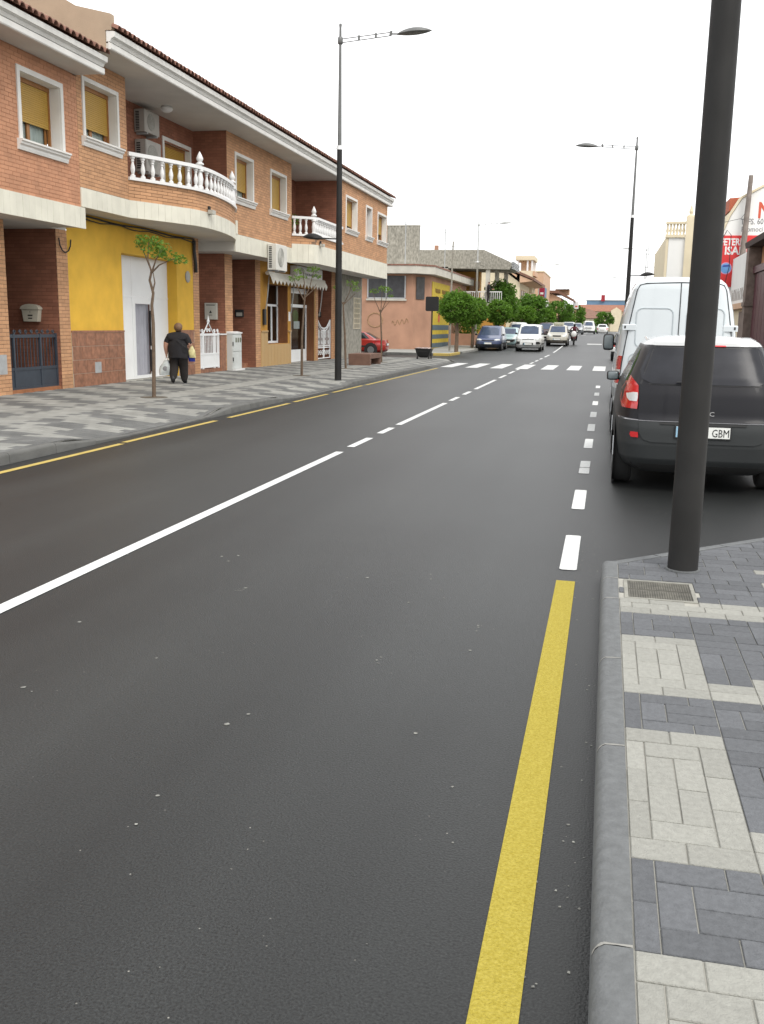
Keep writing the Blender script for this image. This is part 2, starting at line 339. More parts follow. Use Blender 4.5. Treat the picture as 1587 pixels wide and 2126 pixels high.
def clip(poly, px, py, nx, ny):
    out = []
    for i in range(len(poly)):
        p, q = poly[i], poly[(i + 1) % len(poly)]
        dp = (p[0] - px) * nx + (p[1] - py) * ny; dq = (q[0] - px) * nx + (q[1] - py) * ny
        if dp >= 0: out.append(p)
        if dp * dq < 0:
            t = dp / (dp - dq); out.append((lerp(p[0], q[0], t), lerp(p[1], q[1], t)))
    return out
GX0, GX1, GY0, GY1 = .185, .605, 5.64, 6.085      # service cover let into the paving
cutp = Vector(D0) + dn * .115
def paver_tile(x0, x1, y0, y1, dark):
    g_ = .0022; x0 += g_; x1 -= g_; y0 += g_; y1 -= g_
    ox = min(x1, GX1) - max(x0, GX0); oy = min(y1, GY1) - max(y0, GY0)
    if ox > 0 and oy > 0:
        if ox < oy or (x1 - x0) - ox > .04:
            if (x0 + x1) / 2 > GX1 - .02: x0 = GX1
            elif (x0 + x1) / 2 < GX0 + .02: x1 = GX0
            else: return
        else:
            if (y0 + y1) / 2 > GY1: y0 = GY1
            elif (y0 + y1) / 2 < GY0: y1 = GY0
            else: return
    poly = clip([(x0, y0), (x1, y0), (x1, y1), (x0, y1)], cutp.x, cutp.y, dn.x, dn.y)
    if len(poly) < 3: return
    ar = abs(sum(p[0] * q[1] - q[0] * p[1] for p, q in zip(poly, poly[1:] + poly[:1]))) / 2
    if ar < .0012: return
    cx = sum(p[0] for p in poly) / len(poly); cy = sum(p[1] for p in poly) / len(poly)
    u, v, _ = proj((cx, cy, .13)); vis = -60 < u < 1660 and v < 2240
    dz = random.uniform(-.0015, .0015); tx, ty = random.uniform(-.006, .006), random.uniform(-.006, .006)
    def top(p, z): return (p[0], p[1], z + dz + tx * (p[0] - cx) + ty * (p[1] - cy))
    n = len(poly); inn = [(lerp(p[0], cx, .035), lerp(p[1], cy, .035)) for p in poly]
    vs = [(p[0], p[1], .10) for p in poly] + [top(p, .1275) for p in poly] + [top(p, .1305) for p in inn]
    fs = [tuple(range(2 * n, 3 * n))] + [(i, (i + 1) % n, n + (i + 1) % n, n + i) for i in range(n)] + [(n + i, n + (i + 1) % n, 2 * n + (i + 1) % n, 2 * n + i) for i in range(n)]
    return vs, fs, dark, vis, cy
pvs = []
def is_dark(x, y):
    # stepped bands of pale and dark pavers
    if y > 5.67 and x < 1.04 and y < 6.6: base = True
    else: base = None
    bands = [(5.35, 5.66, 0), (4.94, 5.35, 1), (4.11, 4.94, 0), (3.72, 4.11, 1), (2.74, 3.72, 0), (2.29, 2.74, 1), (1.2, 2.29, 0)]
    if base is not None: return True
    if y > 6.6: return not (1.0 < x < 1.5 and y < 6.45)
    step = int(max(0, math.floor((x - .53) / .55 + 1)))
    yy = y + .62 * min(step, 1) * (1 if step else 0)
    if step >= 1:
        for a, b, d in bands:
            if a <= y < b and d: return True
        for a, b, d in bands:
            if d and a - .62 <= y < a: return step == 1 and y < 5.2
        return False
    for a, b, d in bands:
        if a <= y < b: return bool(d)
    return y > 5.66
def put(x0, x1, y0, y1):
    if x0 > .42 + .2 * y1: return
    t = paver_tile(x0, x1, y0, y1, is_dark((x0 + x1) / 2, (y0 + y1) / 2))
    if t: pvs.append(t)
def cols(n=17):
    xs = [.158, .225]
    while len(xs) < n: xs.append(xs[-1] + .1)
    return xs
XS = cols()
def lay_band(y_hi, y_lo, rows, big):
    h = (y_hi - y_lo) / rows
    def Y(r): return y_hi - r * h
    def horiz(r, off):
        i = 0
        if off: put(XS[0], XS[1], Y(r + 1), Y(r)); i = 1
        while i < len(XS) - 1:
            j = min(i + 2, len(XS) - 1); put(XS[i], XS[j], Y(r + 1), Y(r)); i = j
    if rows >= 6:
        horiz(0, 0)
        nv = (rows - 2) // 2
        for q in range(nv): put(XS[0], XS[1], Y(1 + 2 * q + 2), Y(1 + 2 * q))
        c = 1
        while c < len(XS) - 3:
            put(XS[c], XS[c + 2], Y(2), Y(1))
            for q in range(nv - 1):
                for e in (0, 1): put(XS[c + e], XS[c + e + 1], Y(2 + 2 * q + 2), Y(2 + 2 * q))
            put(XS[c], XS[c + 2], Y(rows - 1), Y(rows - 2))
            for q in range(nv): put(XS[c + 2], XS[c + 3], Y(1 + 2 * q + 2), Y(1 + 2 * q))
            c += 3
        horiz(rows - 1, 0)
    elif rows == 4:
        for q in range(2): put(XS[0], XS[1], Y(2 * q + 2), Y(2 * q))
        c = 1
        while c < len(XS) - 3:
            put(XS[c], XS[c + 2], Y(1), Y(0)); put(XS[c], XS[c + 1], Y(3), Y(1))
            put(XS[c + 1], XS[c + 3], Y(2), Y(1)); put(XS[c + 1], XS[c + 3], Y(3), Y(2))
            put(XS[c], XS[c + 2], Y(4), Y(3)); put(XS[c + 2], XS[c + 3], Y(1), Y(0)); put(XS[c + 2], XS[c + 3], Y(4), Y(3)); c += 3
    else:
        for r in range(rows): horiz(r, r % 2)
lay_band(2.29, 1.35, 8, 1); lay_band(2.74, 2.29, 4, 0); lay_band(3.72, 2.74, 8, 1); lay_band(4.11, 3.72, 4, 0)
lay_band(4.94, 4.11, 8, 1); lay_band(5.35, 4.94, 4, 0); lay_band(5.66, 5.35, 3, 0)
yy = 5.66
while yy < 8.4: lay_band(yy + .34, yy, 3, 0); yy += .34
pvs.sort(key=lambda t: (not t[3], t[4]))
rest = MB(); rest.m = []
for i, (vs, fs, dark, vis, cy) in enumerate(pvs):
    if i < 298 and vis:
        MB().add(vs, fs).build('paver', PV_D if dark else PV_L, pavement)
    else: rest.add(vs, fs, 1 if dark else 0)
if rest.v: rest.build('pavers_beyond', [PV_L, PV_D], pavement, kind='stuff')
# service cover: frame and ribbed plate
cv = thing('service_cover', 'rectangular ribbed metal service cover in the paving before the lamp post', 'manhole cover')
f = MB(); a, b, c_, d = GX0 + .004, GX1 - .004, GY0 + .004, GY1 - .004
for q in ((a, b, c_, c_ + .022), (a, b, d - .022, d), (a, a + .022, c_ + .022, d - .022), (b - .022, b, c_ + .022, d - .022)): f.box(*q, .10, .132)
f.build('frame', M('cover_frame', (.25, .245, .215), .9, .2, 20), cv)
f = MB(); f.box(a + .024, b - .024, c_ + .024, d - .024, .10, .1265); f.build('plate', GALV2 if 'GALV2' in globals() else M('cast_cover', (.075, .07, .058), .8, .3, 20), cv)
f = MB()
n = 26
for i in range(n):
    x = lerp(a + .03, b - .034, i / (n - 1))
    for y0, y1 in ((c_ + .03, c_ + .2), (c_ + .23, d - .03)): f.box(x - .0035, x + .0035, y0, y1, .1265, .1292)
f.build('ribs', M('cast_ribs', (.12, .115, .095), .8, .3, 20), cv)

# ---------------- left pavement with dropped kerbs
KX = -6.76
def drop(y):
    t = 0
    for a, b in ((12.2, 15.9), (20.4, 25.3), (38.6, 45.0)):
        if a - .7 < y < b + .7: t = max(t, min(1, (y - a + .7) / .7, (b + .7 - y) / .7))
    return t
def zl(x, y): return .13 - .10 * drop(y) * min(1, max(0, (x + 8.0) / 1.2))
def edge(y):    # pavement edge: straight, then rounds the corner into the side street
    if y < 44.3: return KX
    return KX - (1 - math.sqrt(max(0, 1 - ((y - 44.3) / 2.4) ** 2))) * 2.6
ysl = [4 + .35 * i for i in range(122)]
base = MB(); base.grid([[(x, y, zl(x, y) - .014) for x in (-16, -12, -8.0, -7.4)] + [(edge(y) - .1, y, zl(KX, y) - .014)] for y in ysl if y < 46.7])
base.grid([[(x, 46.65, z) for x in (-16, -8.0, edge(46.6))] for z in (.115, -.03)])
pavl = base.build('pavement_left', CEMENT, kind='structure')
y = 4.0
while y < 44.2:
    y2 = min(y + 1.0, 44.3); kerb(pavl, (KX, y), (KX, y2), (-1, 0), KERBL, 1 - .78 * drop(y), 1 - .78 * drop(y2), gap=.004); y = y2
pp = [(edge(44.3 + .4 * i), 44.3 + .4 * i) for i in range(6)] + [(-9.4, 46.7), (-10.6, 46.7), (-12, 46.7), (-13.5, 46.7), (-15, 46.7)]
for p, q in zip(pp, pp[1:]):
    d = Vector((q[0] - p[0], q[1] - p[1])).normalized(); kerb(pavl, p, q, (-d.y, d.x), KERBL, .7, .7)
lt, dk = MB(), MB()
def ldark(x, y):
    if -9.35 < x < -8.62: return False
    if -9.46 < x <= -9.35 or -8.62 <= x < -8.5: return True
    if x > KX - .25: return True
    s = math.floor((x + 7.0) / .62); ph = (y * .95 + s * .42 + (.3 if x < -9.4 else 0)) / 1.32
    return (ph % 1) > .52
for j in range(int((46.4 - 5) / .2)):
    y0 = 5 + .2 * j; e0 = edge(y0 + .2) - .107
    x = -11.96 if y0 < 33 else -11.9
    x -= .1 * (j % 2)
    while x < e0 - .05:
        x1 = min(x + .2, e0)
        q = [(x + .003, y0 + .003), (x1 - .003, y0 + .003), (x1 - .003, y0 + .197), (x + .003, y0 + .197)]
        vs = [(a, b, zl(a, b) - .014) for a, b in q] + [(a, b, zl(a, b)) for a, b in q]
        (dk if ldark((x + x1) / 2, y0 + .1) else lt).add(vs, [(4, 5, 6, 7), (0, 1, 5, 4), (1, 2, 6, 5), (2, 3, 7, 6), (3, 0, 4, 7)])
        x = x1
PV_L2 = M('paver_left_light', (.265, .265, .245), .9, .16, 1.5, rnd=.10, spec=.3); PV_D2 = M('paver_left_dark', (.135, .137, .133), .9, .16, 1.5, rnd=.12, spec=.3)
lt.build('pale_pavers', PV_L2, pavl, kind='stuff'); dk.build('grey_pavers', PV_D2, pavl, kind='stuff')
# far pavement beyond the side street, with a yellow painted kerb
fp = MB(); fys = [54.3, 58, 62] + list(range(66, 151, 6)) + [220]
fp.grid([[(x, y, zg(y) + .13) for x in (-40, -12, lerp(-8.6, -8.0, min(1, (y - 54) / 100)))] for y in fys])
fp.grid([[(lerp(-8.6, -8.0, min(1, (y - 54) / 100)), y, zg(y) + z) for z in (.13, -.05)] for y in fys])
fp.grid([[(x, 54.3, z) for x in (-40, -8.6)] for z in (.13, -.05)])
fpv = fp.build('pavement_far', PV_L2, kind='structure')
for x0 in [-8.6 - .9 * i for i in range(9)]:
    m = MB(); m.cbox(x0 - .89, x0, 54.22, 54.38, -.03, .145, .02); m.build('kerb_stone', YPAINT2 if x0 > -9.0 else KERBL, fpv)
for i in range(5):
    m = MB(); m.cbox(-8.62, -8.5, 54.4 + .9 * i, 55.28 + .9 * i, -.03, .145, .02); m.build('kerb_stone', YPAINT2 if i < 4 else KERBL, fpv)
# scattered litter flecks on the asphalt
lf = MB()
for k in range(150):
    if random.random() < .55: x, y = random.uniform(-.12, .04), random.uniform(2, 9)
    else: x, y = random.uniform(-6, 1.6), random.uniform(2.2, 13)
    r = random.uniform(.002, .0065) * (1 + y * .06); t = random.uniform(0, PI)
    lf.add([(x + r * math.cos(t + q) * (1 if q % 2 else .6), y + r * math.sin(t + q), .002) for q in (0, 1.3, 2.9, 4.4)], [(0, 1, 2, 3)])
for x, y, a_, b_ in ((-.62, 5.25, .05, .035), (-1.05, 4.55, .06, .03), (-2.6, 3.4, .05, .03), (-.9, 8.7, .09, .05), (.55, 9.2, .16, .07), (.95, 9.3, .12, .06), (-3.0, 3.55, .03, .02), (-3.6, 4.6, .045, .03), (-2.2, 5.6, .05, .03)):
    for q in range(7):
        px, py = x + random.gauss(0, a_ * .5), y + random.gauss(0, b_ * .9); r_ = random.uniform(.002, .006); t = random.uniform(0, PI)
        lf.add([(px + r_ * math.cos(t + k_) * 1.6, py + r_ * math.sin(t + k_), .002) for k_ in (0, 1.3, 2.9, 4.4)], [(0, 1, 2, 3)])
for k in range(26):
    x, y = random.uniform(-3.6, -.6), random.uniform(2.6, 6.5); r_ = random.uniform(.006, .014)
    lf.add([(x + r_ * math.cos(q * PI / 4) * random.uniform(.8, 1.15), y + r_ * math.sin(q * PI / 4) * random.uniform(.8, 1.15), .002) for q in range(8)], [tuple(range(8))])
lf.build('litter_flecks', M('litter', (.20, .20, .18), .9, .5, 30), kind='stuff', label='pale litter flecks scattered over the dark asphalt', category='litter')
# ================================================================ WALL TOOLS
class Path:
    def __init__(s, pts):
        s.p = [Vector(q) for q in pts]; s.c = [0]
        for a, b in zip(s.p, s.p[1:]): s.c.append(s.c[-1] + (b - a).length)
        s.L = s.c[-1]
    def at(s, u):
        u = min(max(u, 0), s.L)
        for i in range(len(s.p) - 1):
            if u <= s.c[i + 1] + 1e-9 or i == len(s.p) - 2:
                a, b = s.p[i], s.p[i + 1]; d = (b - a).normalized(); q = a + d * (u - s.c[i]); return q, Vector((d.y, -d.x))
    def off(s, u, d, z):
        q, n = s.at(u); return (q.x + n.x * d, q.y + n.y * d, z)
def smooth_path(pts, k=6):
    P = [Vector(p) for p in pts]; out = []
    for i in range(len(P) - 1):
        a, b, c, d = P[max(i - 1, 0)], P[i], P[i + 1], P[min(i + 2, len(P) - 1)]
        for j in range(k):
            t = j / k; out.append(.5 * ((2 * b) + (c - a) * t + (2 * a - 5 * b + 4 * c - d) * t * t + (3 * b - a - 3 * c + d) * t ** 3))
    return out + [P[-1]]
def slab_course(path, u0, u1, z0, z1, d0, d1):
    A = [path.off(u0, d0, z0), path.off(u1, d0, z0), path.off(u1, d0, z1), path.off(u0, d0, z1)]
    B = [path.off(u0, d1, z0), path.off(u1, d1, z0), path.off(u1, d1, z1), path.off(u0, d1, z1)]
    return A + B, [(4, 5, 6, 7), (0, 1, 5, 4), (1, 2, 6, 5), (2, 3, 7, 6), (3, 0, 4, 7)]
def wall_sheet(path, z0, z1, holes, d=0.0):
    us = sorted(set([0, path.L] + [c for c in path.c] + [min(max(h, 0), path.L) for q in holes for h in q[:2]]))
    zs = sorted(set([z0, z1] + [min(max(h, z0), z1) for q in holes for h in q[2:]]))
    m = MB()
    for a, b in zip(us, us[1:]):
        if b - a < 1e-6: continue
        for c, e in zip(zs, zs[1:]):
            if e - c < 1e-6: continue
            um, zm = (a + b) / 2, (c + e) / 2
            if any(q[0] < um < q[1] and q[2] < zm < q[3] for q in holes): continue
            m.add([path.off(a, d, c), path.off(b, d, c), path.off(b, d, e), path.off(a, d, e)], [(0, 1, 2, 3)])
    return m
def bricks(rec, path, z0, z1, holes, mi, bl=.25, bh=.08, j=.010, proud=.007):
    nr = max(1, round((z1 - z0) / bh)); h = (z1 - z0) / nr
    for r in range(nr):
        za, zb = z0 + r * h, z0 + (r + 1) * h; zm = (za + zb) / 2
        iv = [(0, path.L)]
        for q in holes:
            if q[2] < zm < q[3]:
                nv = []
                for a, b in iv:
                    if q[1] <= a or q[0] >= b: nv.append((a, b))
                    else:
                        if q[0] > a: nv.append((a, q[0]))
                        if q[1] < b: nv.append((q[1], b))
                iv = nv
        for a, b in iv:
            u = -bl * .5 * (r % 2)
            while u < b:
                s, e = max(u, a), min(u + bl, b)
                if e - s > .035:
                    c = path.off((s + e) / 2, 0, zm)
                    vs, fs = slab_course(path, s + j / 2, e - j / 2, za + j / 2, zb - j / 2, -.004, proud + random.uniform(-.0015, .0015))
                    x, y, d = proj(c); vis = -20 < x < 1610 and -20 < y < 2140
                    rec.append((0 if vis else 1, d, vs, fs, mi))
                u += bl
def flush_bricks(rec, parent, mats, nmax=290):
    rec.sort(key=lambda t: t[:2]); rest = MB()
    for i, (v_, d, vs, fs, mi) in enumerate(rec):
        if i < nmax and v_ == 0:
            m = MB(); m.add(vs, fs); o = bpy.data.objects.new('brick', m.mesh('brick', mats[mi])); col.objects.link(o); o.parent = parent
        else: rest.add(vs, fs, mi)
    if rest.v: rest.build('brickwork', mats, parent, kind='stuff')
def band(parent, path, z0, z1, pitch=.215, d0=-.02, d1=.03, skip=()):
    n = max(1, round(path.L / pitch)); p = path.L / n
    for i in range(n):
        if any(a < (i + .5) * p < b for a, b in skip): continue
        vs, fs = slab_course(path, i * p + .0025, (i + 1) * p - .0025, z0, z1, d0, d1 + random.uniform(-.002, .002))
        MB().add(vs, fs).build('band_tile', BANDT, parent)

def window(parent, X, y0, y1, z0, z1, shut=.7, dep=.26, fr=.10, sill=True, curtain=True, wood=WOOD, shutm=SHUT):
    """window in a wall facing +X: white surround, sill, roller shutter, wooden sash, pane, curtain"""
    m = MB(); p = .035
    m.box(X - .01, X + p, y0 - fr, y0, z0, z1 + fr); m.box(X - .01, X + p, y1, y1 + fr, z0, z1 + fr); m.box(X - .01, X + p, y0, y1, z1, z1 + fr)
    m.box(X - dep, X - .011, y0 - .02, y0 + .004, z0, z1); m.box(X - dep, X - .011, y1 - .004, y1 + .02, z0, z1); m.box(X - dep, X - .011, y0 + .004, y1 - .004, z1 - .004, z1 + .02)
    m.box(X - dep, X - .011, y0 + .004, y1 - .004, z0 - .03, z0 + .004)
    W = m.build('window', STUC, parent)
    if sill:
        m = MB(); a, b = y0 - fr - .07, y1 + fr + .07
        m.prism([(X - .012, z0 - .20), (X + .045, z0 - .20), (X + .06, z0 - .15), (X + .06, z0 - .12), (X + .10, z0 - .09), (X + .10, z0 - .055), (X + .135, z0 - .04), (X + .135, z0 - .005), (X - .012, z0 + .003)], a, b, 'y')
        m.build('sill', STUC, W)
    xb = X - dep + .05; zs = z1 - (z1 - z0) * shut
    if shut > 0:
        m = MB(); n = max(2, int((z1 - zs) / .045)); h = (z1 - .09 - zs) / n
        prof = []
        for i in range(n):
            q = zs + i * h; prof += [(xb, q), (xb + .009, q + h * .25), (xb + .009, q + h * .75)]
        prof.append((xb, z1 - .09))
        m.grid([[(px, yy, pz) for yy in (y0 + .05, y1 - .05)] for px, pz in prof])
        m.build('shutter', shutm, W)
    m = MB(); m.box(xb - .03, xb + .03, y0 + .004, y1 - .004, z1 - .09, z1 - .004); 
    for a, b in ((y0 + .004, y0 + .05), (y1 - .05, y1 - .004)): m.box(xb - .03, xb + .025, a, b, z0 + .004, z1 - .09)
    ym = (y0 + y1) / 2; xs = xb - .05
    m.box(xs - .03, xs, y0 + .05, y1 - .05, z0 + .004, z0 + .07); m.box(xs - .03, xs + .004, ym - .05, ym + .05, z0 + .07, z1 - .09)
    for a in (y0 + .05, y1 - .11): m.box(xs - .03, xs, a, a + .06, z0 + .07, z1 - .09)
    m.build('sash', wood, W)
    m = MB(); m.grid([[(xs - .02, a, b) for a in (y0 + .1, y1 - .1)] for b in (z0 + .06, z1 - .09)]); m.build('pane', GLASS, W)
    m = MB(); m.box(xs - .75, xs - .13, y0 - .1, y1 + .1, z0 - .1, z1 + .1); m.build('room', BLK2, W)
    if curtain:
        m = MB(); n = 40
        m.grid([[(xs - .06 - .012 * math.sin(i * 1.9), lerp(y0 + .06, y1 - .06, i / n), z) for i in range(n + 1)] for z in (z0 + .03, z1 - .1)]); m.build('curtain', CURT, W, smooth=True)
    return W

BAL = [(.055, 0), (.06, .005), (.06, .05), (.03, .075), (.036, .10), (.05, .15), (.056, .20), (.05, .26), (.033, .33), (.027, .375), (.042, .395), (.042, .41), (.03, .425), (.05, .45), (.055, .46), (.055, .5)]
def baluster_mesh(h): 
    m = MB(); m.lathe([(r, z * h / .5) for r, z in BAL], n=10); return m.mesh('baluster', WHITE, 35)
def newel(parent, x, y, z0, h):
    m = MB(); pr = [(.085, 0), (.085, .07), (.06, .09), (.075, .2), (.085, .28), (.06, .42), (.055, .46), (.09, .48), (.09, .56), (.055, .6), (.05, .64), (.105, .67), (.105, .70), (.05, .74), (.085, .80), (.09, .84), (.055, .93), (.02, 1.0), (.004, 1.03)]
    m.lathe([(r, z0 + z * h) for r, z in pr], (x, y, 0), 12); m.build('newel_post', WHITE, parent, smooth=35)
def balustrade(house, path, z0, z1, n, newels):
    """bottom rail, top rail, turned balusters and finial posts along a curved plan"""
    ns = 26
    def rail(za, zb, d, name, par):
        rows = []
        for i in range(ns + 1):
            u = path.L * i / ns; rows.append([path.off(u, -d, za), path.off(u, d, za), path.off(u, d, zb), path.off(u, -d, zb)])
        m = MB(); m.grid(rows, close=True); m.add(rows[0], [(0, 1, 2, 3)]); m.add(rows[-1], [(0, 1, 2, 3)]); return m.build(name, WHITE, par)
    B = rail(z0, z0 + .07, .075, 'balustrade', house); rail(z1 - .085, z1, .07, 'top_rail', B)
    me = baluster_mesh(z1 - .087 - z0 - .072)
    for i in range(n):
        u = path.L * (i + .5) / n
        if any(abs(u - q) < .12 for q in newels): continue
        q, _ = path.at(u); inst('baluster', me, B, (q.x, q.y, z0 + .071))
    for u in newels:
        q, _ = path.at(u); newel(B, q.x, q.y, z0 + .071, (z1 - z0) * 1.42)

def eave(parent, yA, yB, Xw, Xe, z, dep, slope=.40, xr=-17.5, ends=True):
    """soffit, two stepped cornice strips, roof slope of barrel tiles"""
    m = MB(); m.box(Xw - dep, Xe - .02, yA + .005, yB - .005, z, z + .10); m.build('soffit', SOFF, parent)
    m = MB(); m.prism([(Xe - .019, z - .02), (Xe + .03, z - .02), (Xe + .045, z + .0), (Xe + .045, z + .10), (Xe - .019, z + .13)], yA, yB, 'y'); m.build('cornice', STUC, parent)
    m = MB(); m.prism([(Xe - .06, z + .131), (Xe + .02, z + .131), (Xe + .05, z + .19), (Xe + .12, z + .22), (Xe + .13, z + .32), (Xe - .06, z + .34)], yA, yB, 'y'); m.build('cornice', STUC, parent)
    zt = z + .345
    rf = MB(); rf.add([(Xe + .1, yA, zt), (Xe + .1, yB, zt), (xr, yB, zt + (Xe - xr) * slope), (xr, yA, zt + (Xe - xr) * slope)], [(0, 1, 2, 3)])
    rf = rf.build('roof', TILE, parent)
    t = MB(); n = 7; Lt = .42
    rows = []
    for s in (0, 1):
        rows.append([(-s * Lt, (.105 - .012 * s) * math.cos(PI * k / n), .012 + s * Lt * slope + (.095 - .01 * s) * math.sin(PI * k / n)) for k in range(n + 1)])
    t.grid(rows); rows2 = [[(x, y * .82, z - .018 if z > .02 else z) for x, y, z in r] for r in rows]
    t.grid(rows2); t.grid([rows[0], rows2[0]]); me = t.mesh('roof_tile', TILE, 50)
    p = MB(); rows = []
    for s in (0, 1): rows.append([(-s * Lt, .105 * math.cos(PI + PI * k / n), .05 + s * Lt * slope + .05 * math.sin(PI + PI * k / n)) for k in range(n + 1)])
    p.grid(rows); mp = p.mesh('under_tile', TILE, 50)
    y = yA + .11; i = 0
    while y < yB - .05:
        inst('roof_tile', me, rf, (Xe + .2 + random.uniform(-.012, .012), y, zt), 0)
        y += .215; i += 1
    f = MB(); ny = int((yB - yA) / .215) * 6; rows = []
    for s in range(0, 12):
        x = Xe - .2 - s * .40
        for q in (0, 1):
            xx = x - q * .39; rows.append([(xx, lerp(yA, yB, k / ny), zt + (Xe + .2 - xx) * slope + .045 + (.0 if q == 0 else -.02) + .045 * math.cos(2 * PI * (k / 6) - PI)) for k in range(ny + 1)])
    f.grid(rows); f.build('tile_field', TILE, rf, kind='stuff')
    return rf

XU, XL, XR = -11.25, -12.0, -10.5
CREAMG = M('tile_grout', (.42, .33, .26), .9, .1, 5)
# ================================================================ HOUSE 1 (partly out of the frame, left)
h1 = thing('brick_house', 'orange brick house at the picture edge with one shuttered window and dark iron gate', 'house', group='brick terrace on the far pavement')
rec = []
YB = 19.72
pu = Path([(XU, 10.0), (XU, YB)]); hol = [(17.62 - 10, 19.05 - 10, 5.08, 6.33)]
hol2 = [(a, b, c, d) for a, b, c, d in hol]
wall_sheet(pu, 4.05, 6.75, hol).build('wall', BR1M, h1); bricks(rec, pu, 4.05, 6.72, hol, 0, bh=.079)
window(h1, XU, 17.62, 19.05, 5.08, 6.33, shut=.66, dep=.30)
m = MB(); m.box(-14.6, XU - .025, 10.0, YB - .02, 3.64, 4.04); m.box(-14.6, -12.012, YB - .019, 20.36, 3.64, 4.07); m.build('floor_slab', SOFF, h1)
band(h1, Path([(XU + .02, 10.0), (XU + .02, YB + .10)]), 3.62, 4.06)
eave(h1, 9.8, YB + .02, XU, -10.62, 6.74, 3.0)
# pillars and the deep porch between them
for a, b in ((14.0, 17.98), (19.90, 20.36)):
    p = Path([(XL, a), (XL, b)]); wall_sheet(p, .10, 3.64, []).build('pillar', BR2M, h1); bricks(rec, p, .12, 3.64, [], 1)
    p = Path([(-14.4, a), (XL, a)])
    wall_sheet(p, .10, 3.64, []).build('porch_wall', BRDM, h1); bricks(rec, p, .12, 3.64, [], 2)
m = MB(); m.box(-14.5, -14.4, 14, 20.3, .1, 3.66); m.build('porch_back', BRDM, h1)
m = MB(); m.box(-14.4, XL - .02, 17.98, 19.90, .10, .2); m.build('step', M('step_tile', (.30, .12, .05), .7, .2, 8), h1)
m = MB(); m.box(XL, XL + .012, 17.15, 17.83, .55, .95); m.build('meter_cover', GALV, h1)
flush_bricks(rec, h1, [BR1, BR2, BRD], 280)

# ================================================================ HOUSE 2
h2 = thing('terrace_house', 'long tan brick terrace house with balconies, yellow garage wall and cream band', 'house', group='brick terrace on the far pavement')
rec = []
Z1a, Z1b = 4.08, 4.48
balc1 = Path(smooth_path([(XU, 21.93), (-10.91, 22.64), (-10.62, 23.38), (-10.42, 23.95), (-10.38, 24.95), (-10.55, 26.38), (-10.88, 27.75), (XU, 28.7)]))
balc2 = Path([(XU, 34.25), (-10.62, 34.70), (XR, 34.86), (XR, 38.3)])
SOF = 7.2
wins = [(XU, 20.02, 21.45, 5.56, 6.70, .78, 0), (XU, 28.86, 30.28, 5.42, 6.63, .78, 2), (XU, 32.05, 33.55, 5.42, 6.62, .93, 2), (XR, 38.95, 40.6, 5.46, 6.66, .85, 4), (XR, 42.3, 43.25, 5.46, 6.66, .0, 4), (XR, 44.5, 46.15, 5.46, 6.62, .7, 4)]
segs = {0: Path([(XU, YB), (XU, 21.93)]), 2: Path([(XU, 28.7), (XU, 34.25)]), 4: Path([(XR, 38.3), (XR, 46.5)])}
zb = {0: Z1b, 2: 4.32, 4: 4.52}
wsegs = dict(segs); wsegs[2] = Path([(XU, 28.15), (XU, 34.25)])
for k, p in wsegs.items():
    y0 = p.p[0].y; hs = [(w_[1] - y0, w_[2] - y0, w_[3], w_[4]) for w_ in wins if w_[6] == k]
    wall_sheet(p, zb[k], SOF + .02, hs).build('wall', BR2M, h2); bricks(rec, p, zb[k] + .01, SOF, hs, 0)
for X, a, b, c, d, sh, k in wins: window(h2, X, a, b, c, d, sh, curtain=(sh < .8 and sh > 0), fr=.09)
band(h2, segs[0], Z1a, Z1b); band(h2, balc1, Z1a, Z1b); band(h2, segs[2], 3.80, 4.32); band(h2, balc2, 3.82, 4.48); band(h2, segs[4], 3.82, 4.52)
m = MB(); m.box(XU - .02, XU + .05, 28.72, 28.86, 4.32, 4.72); m.build('band_stub', BANDT, h2)
# curved brick parapets and the slabs under them
for p, za, zc in ((balc1, Z1b, 4.94), (balc2, 4.48, 4.76)):
    wall_sheet(p, za - .02, zc, [], -.016).build('parapet', BR2M, h2); bricks(rec, p, za, zc, [], 0, bl=.34)
    u0, u1 = p.p[0], p.p[-1]
balustrade(h2, balc1, 4.94, 5.57, 24, [2.42, 5.6]); balustrade(h2, balc2, 4.76, 5.44, 20, [.86])
def slabpoly(path, zlo, zhi, back):
    pts = [(q.x - .01, q.y) for q in path.p]; m = MB(); m.prism([(back, pts[0][1])] + pts + [(back, pts[-1][1])], zlo, zhi); return m
slabpoly(balc1, Z1a + .005, Z1b - .01, -12.4).build('balcony_slab', SOFF, h2)
slabpoly(balc2, 3.83, 4.3, -11.5).build('balcony_slab', SOFF, h2)
m = MB(); m.box(-14.5, XU - .025, YB, 28.7, Z1a + .01, Z1b - .02); m.build('floor_slab', SOFF, h2)
m = MB(); m.box(-14.5, XU - .025, 28.7, 34.25, 3.81, 4.3); m.box(-14.5, -11.51, 34.26, 38.3, 4.0, 4.3); m.build('floor_slab', SOFF, h2)
m = MB(); m.box(-11.5, XR - .025, 38.3, 46.5, 3.83, 4.3); m.box(-14.5, -11.51, 38.31, 46.5, 4.0, 4.3); m.build('floor_slab', SOFF, h2)
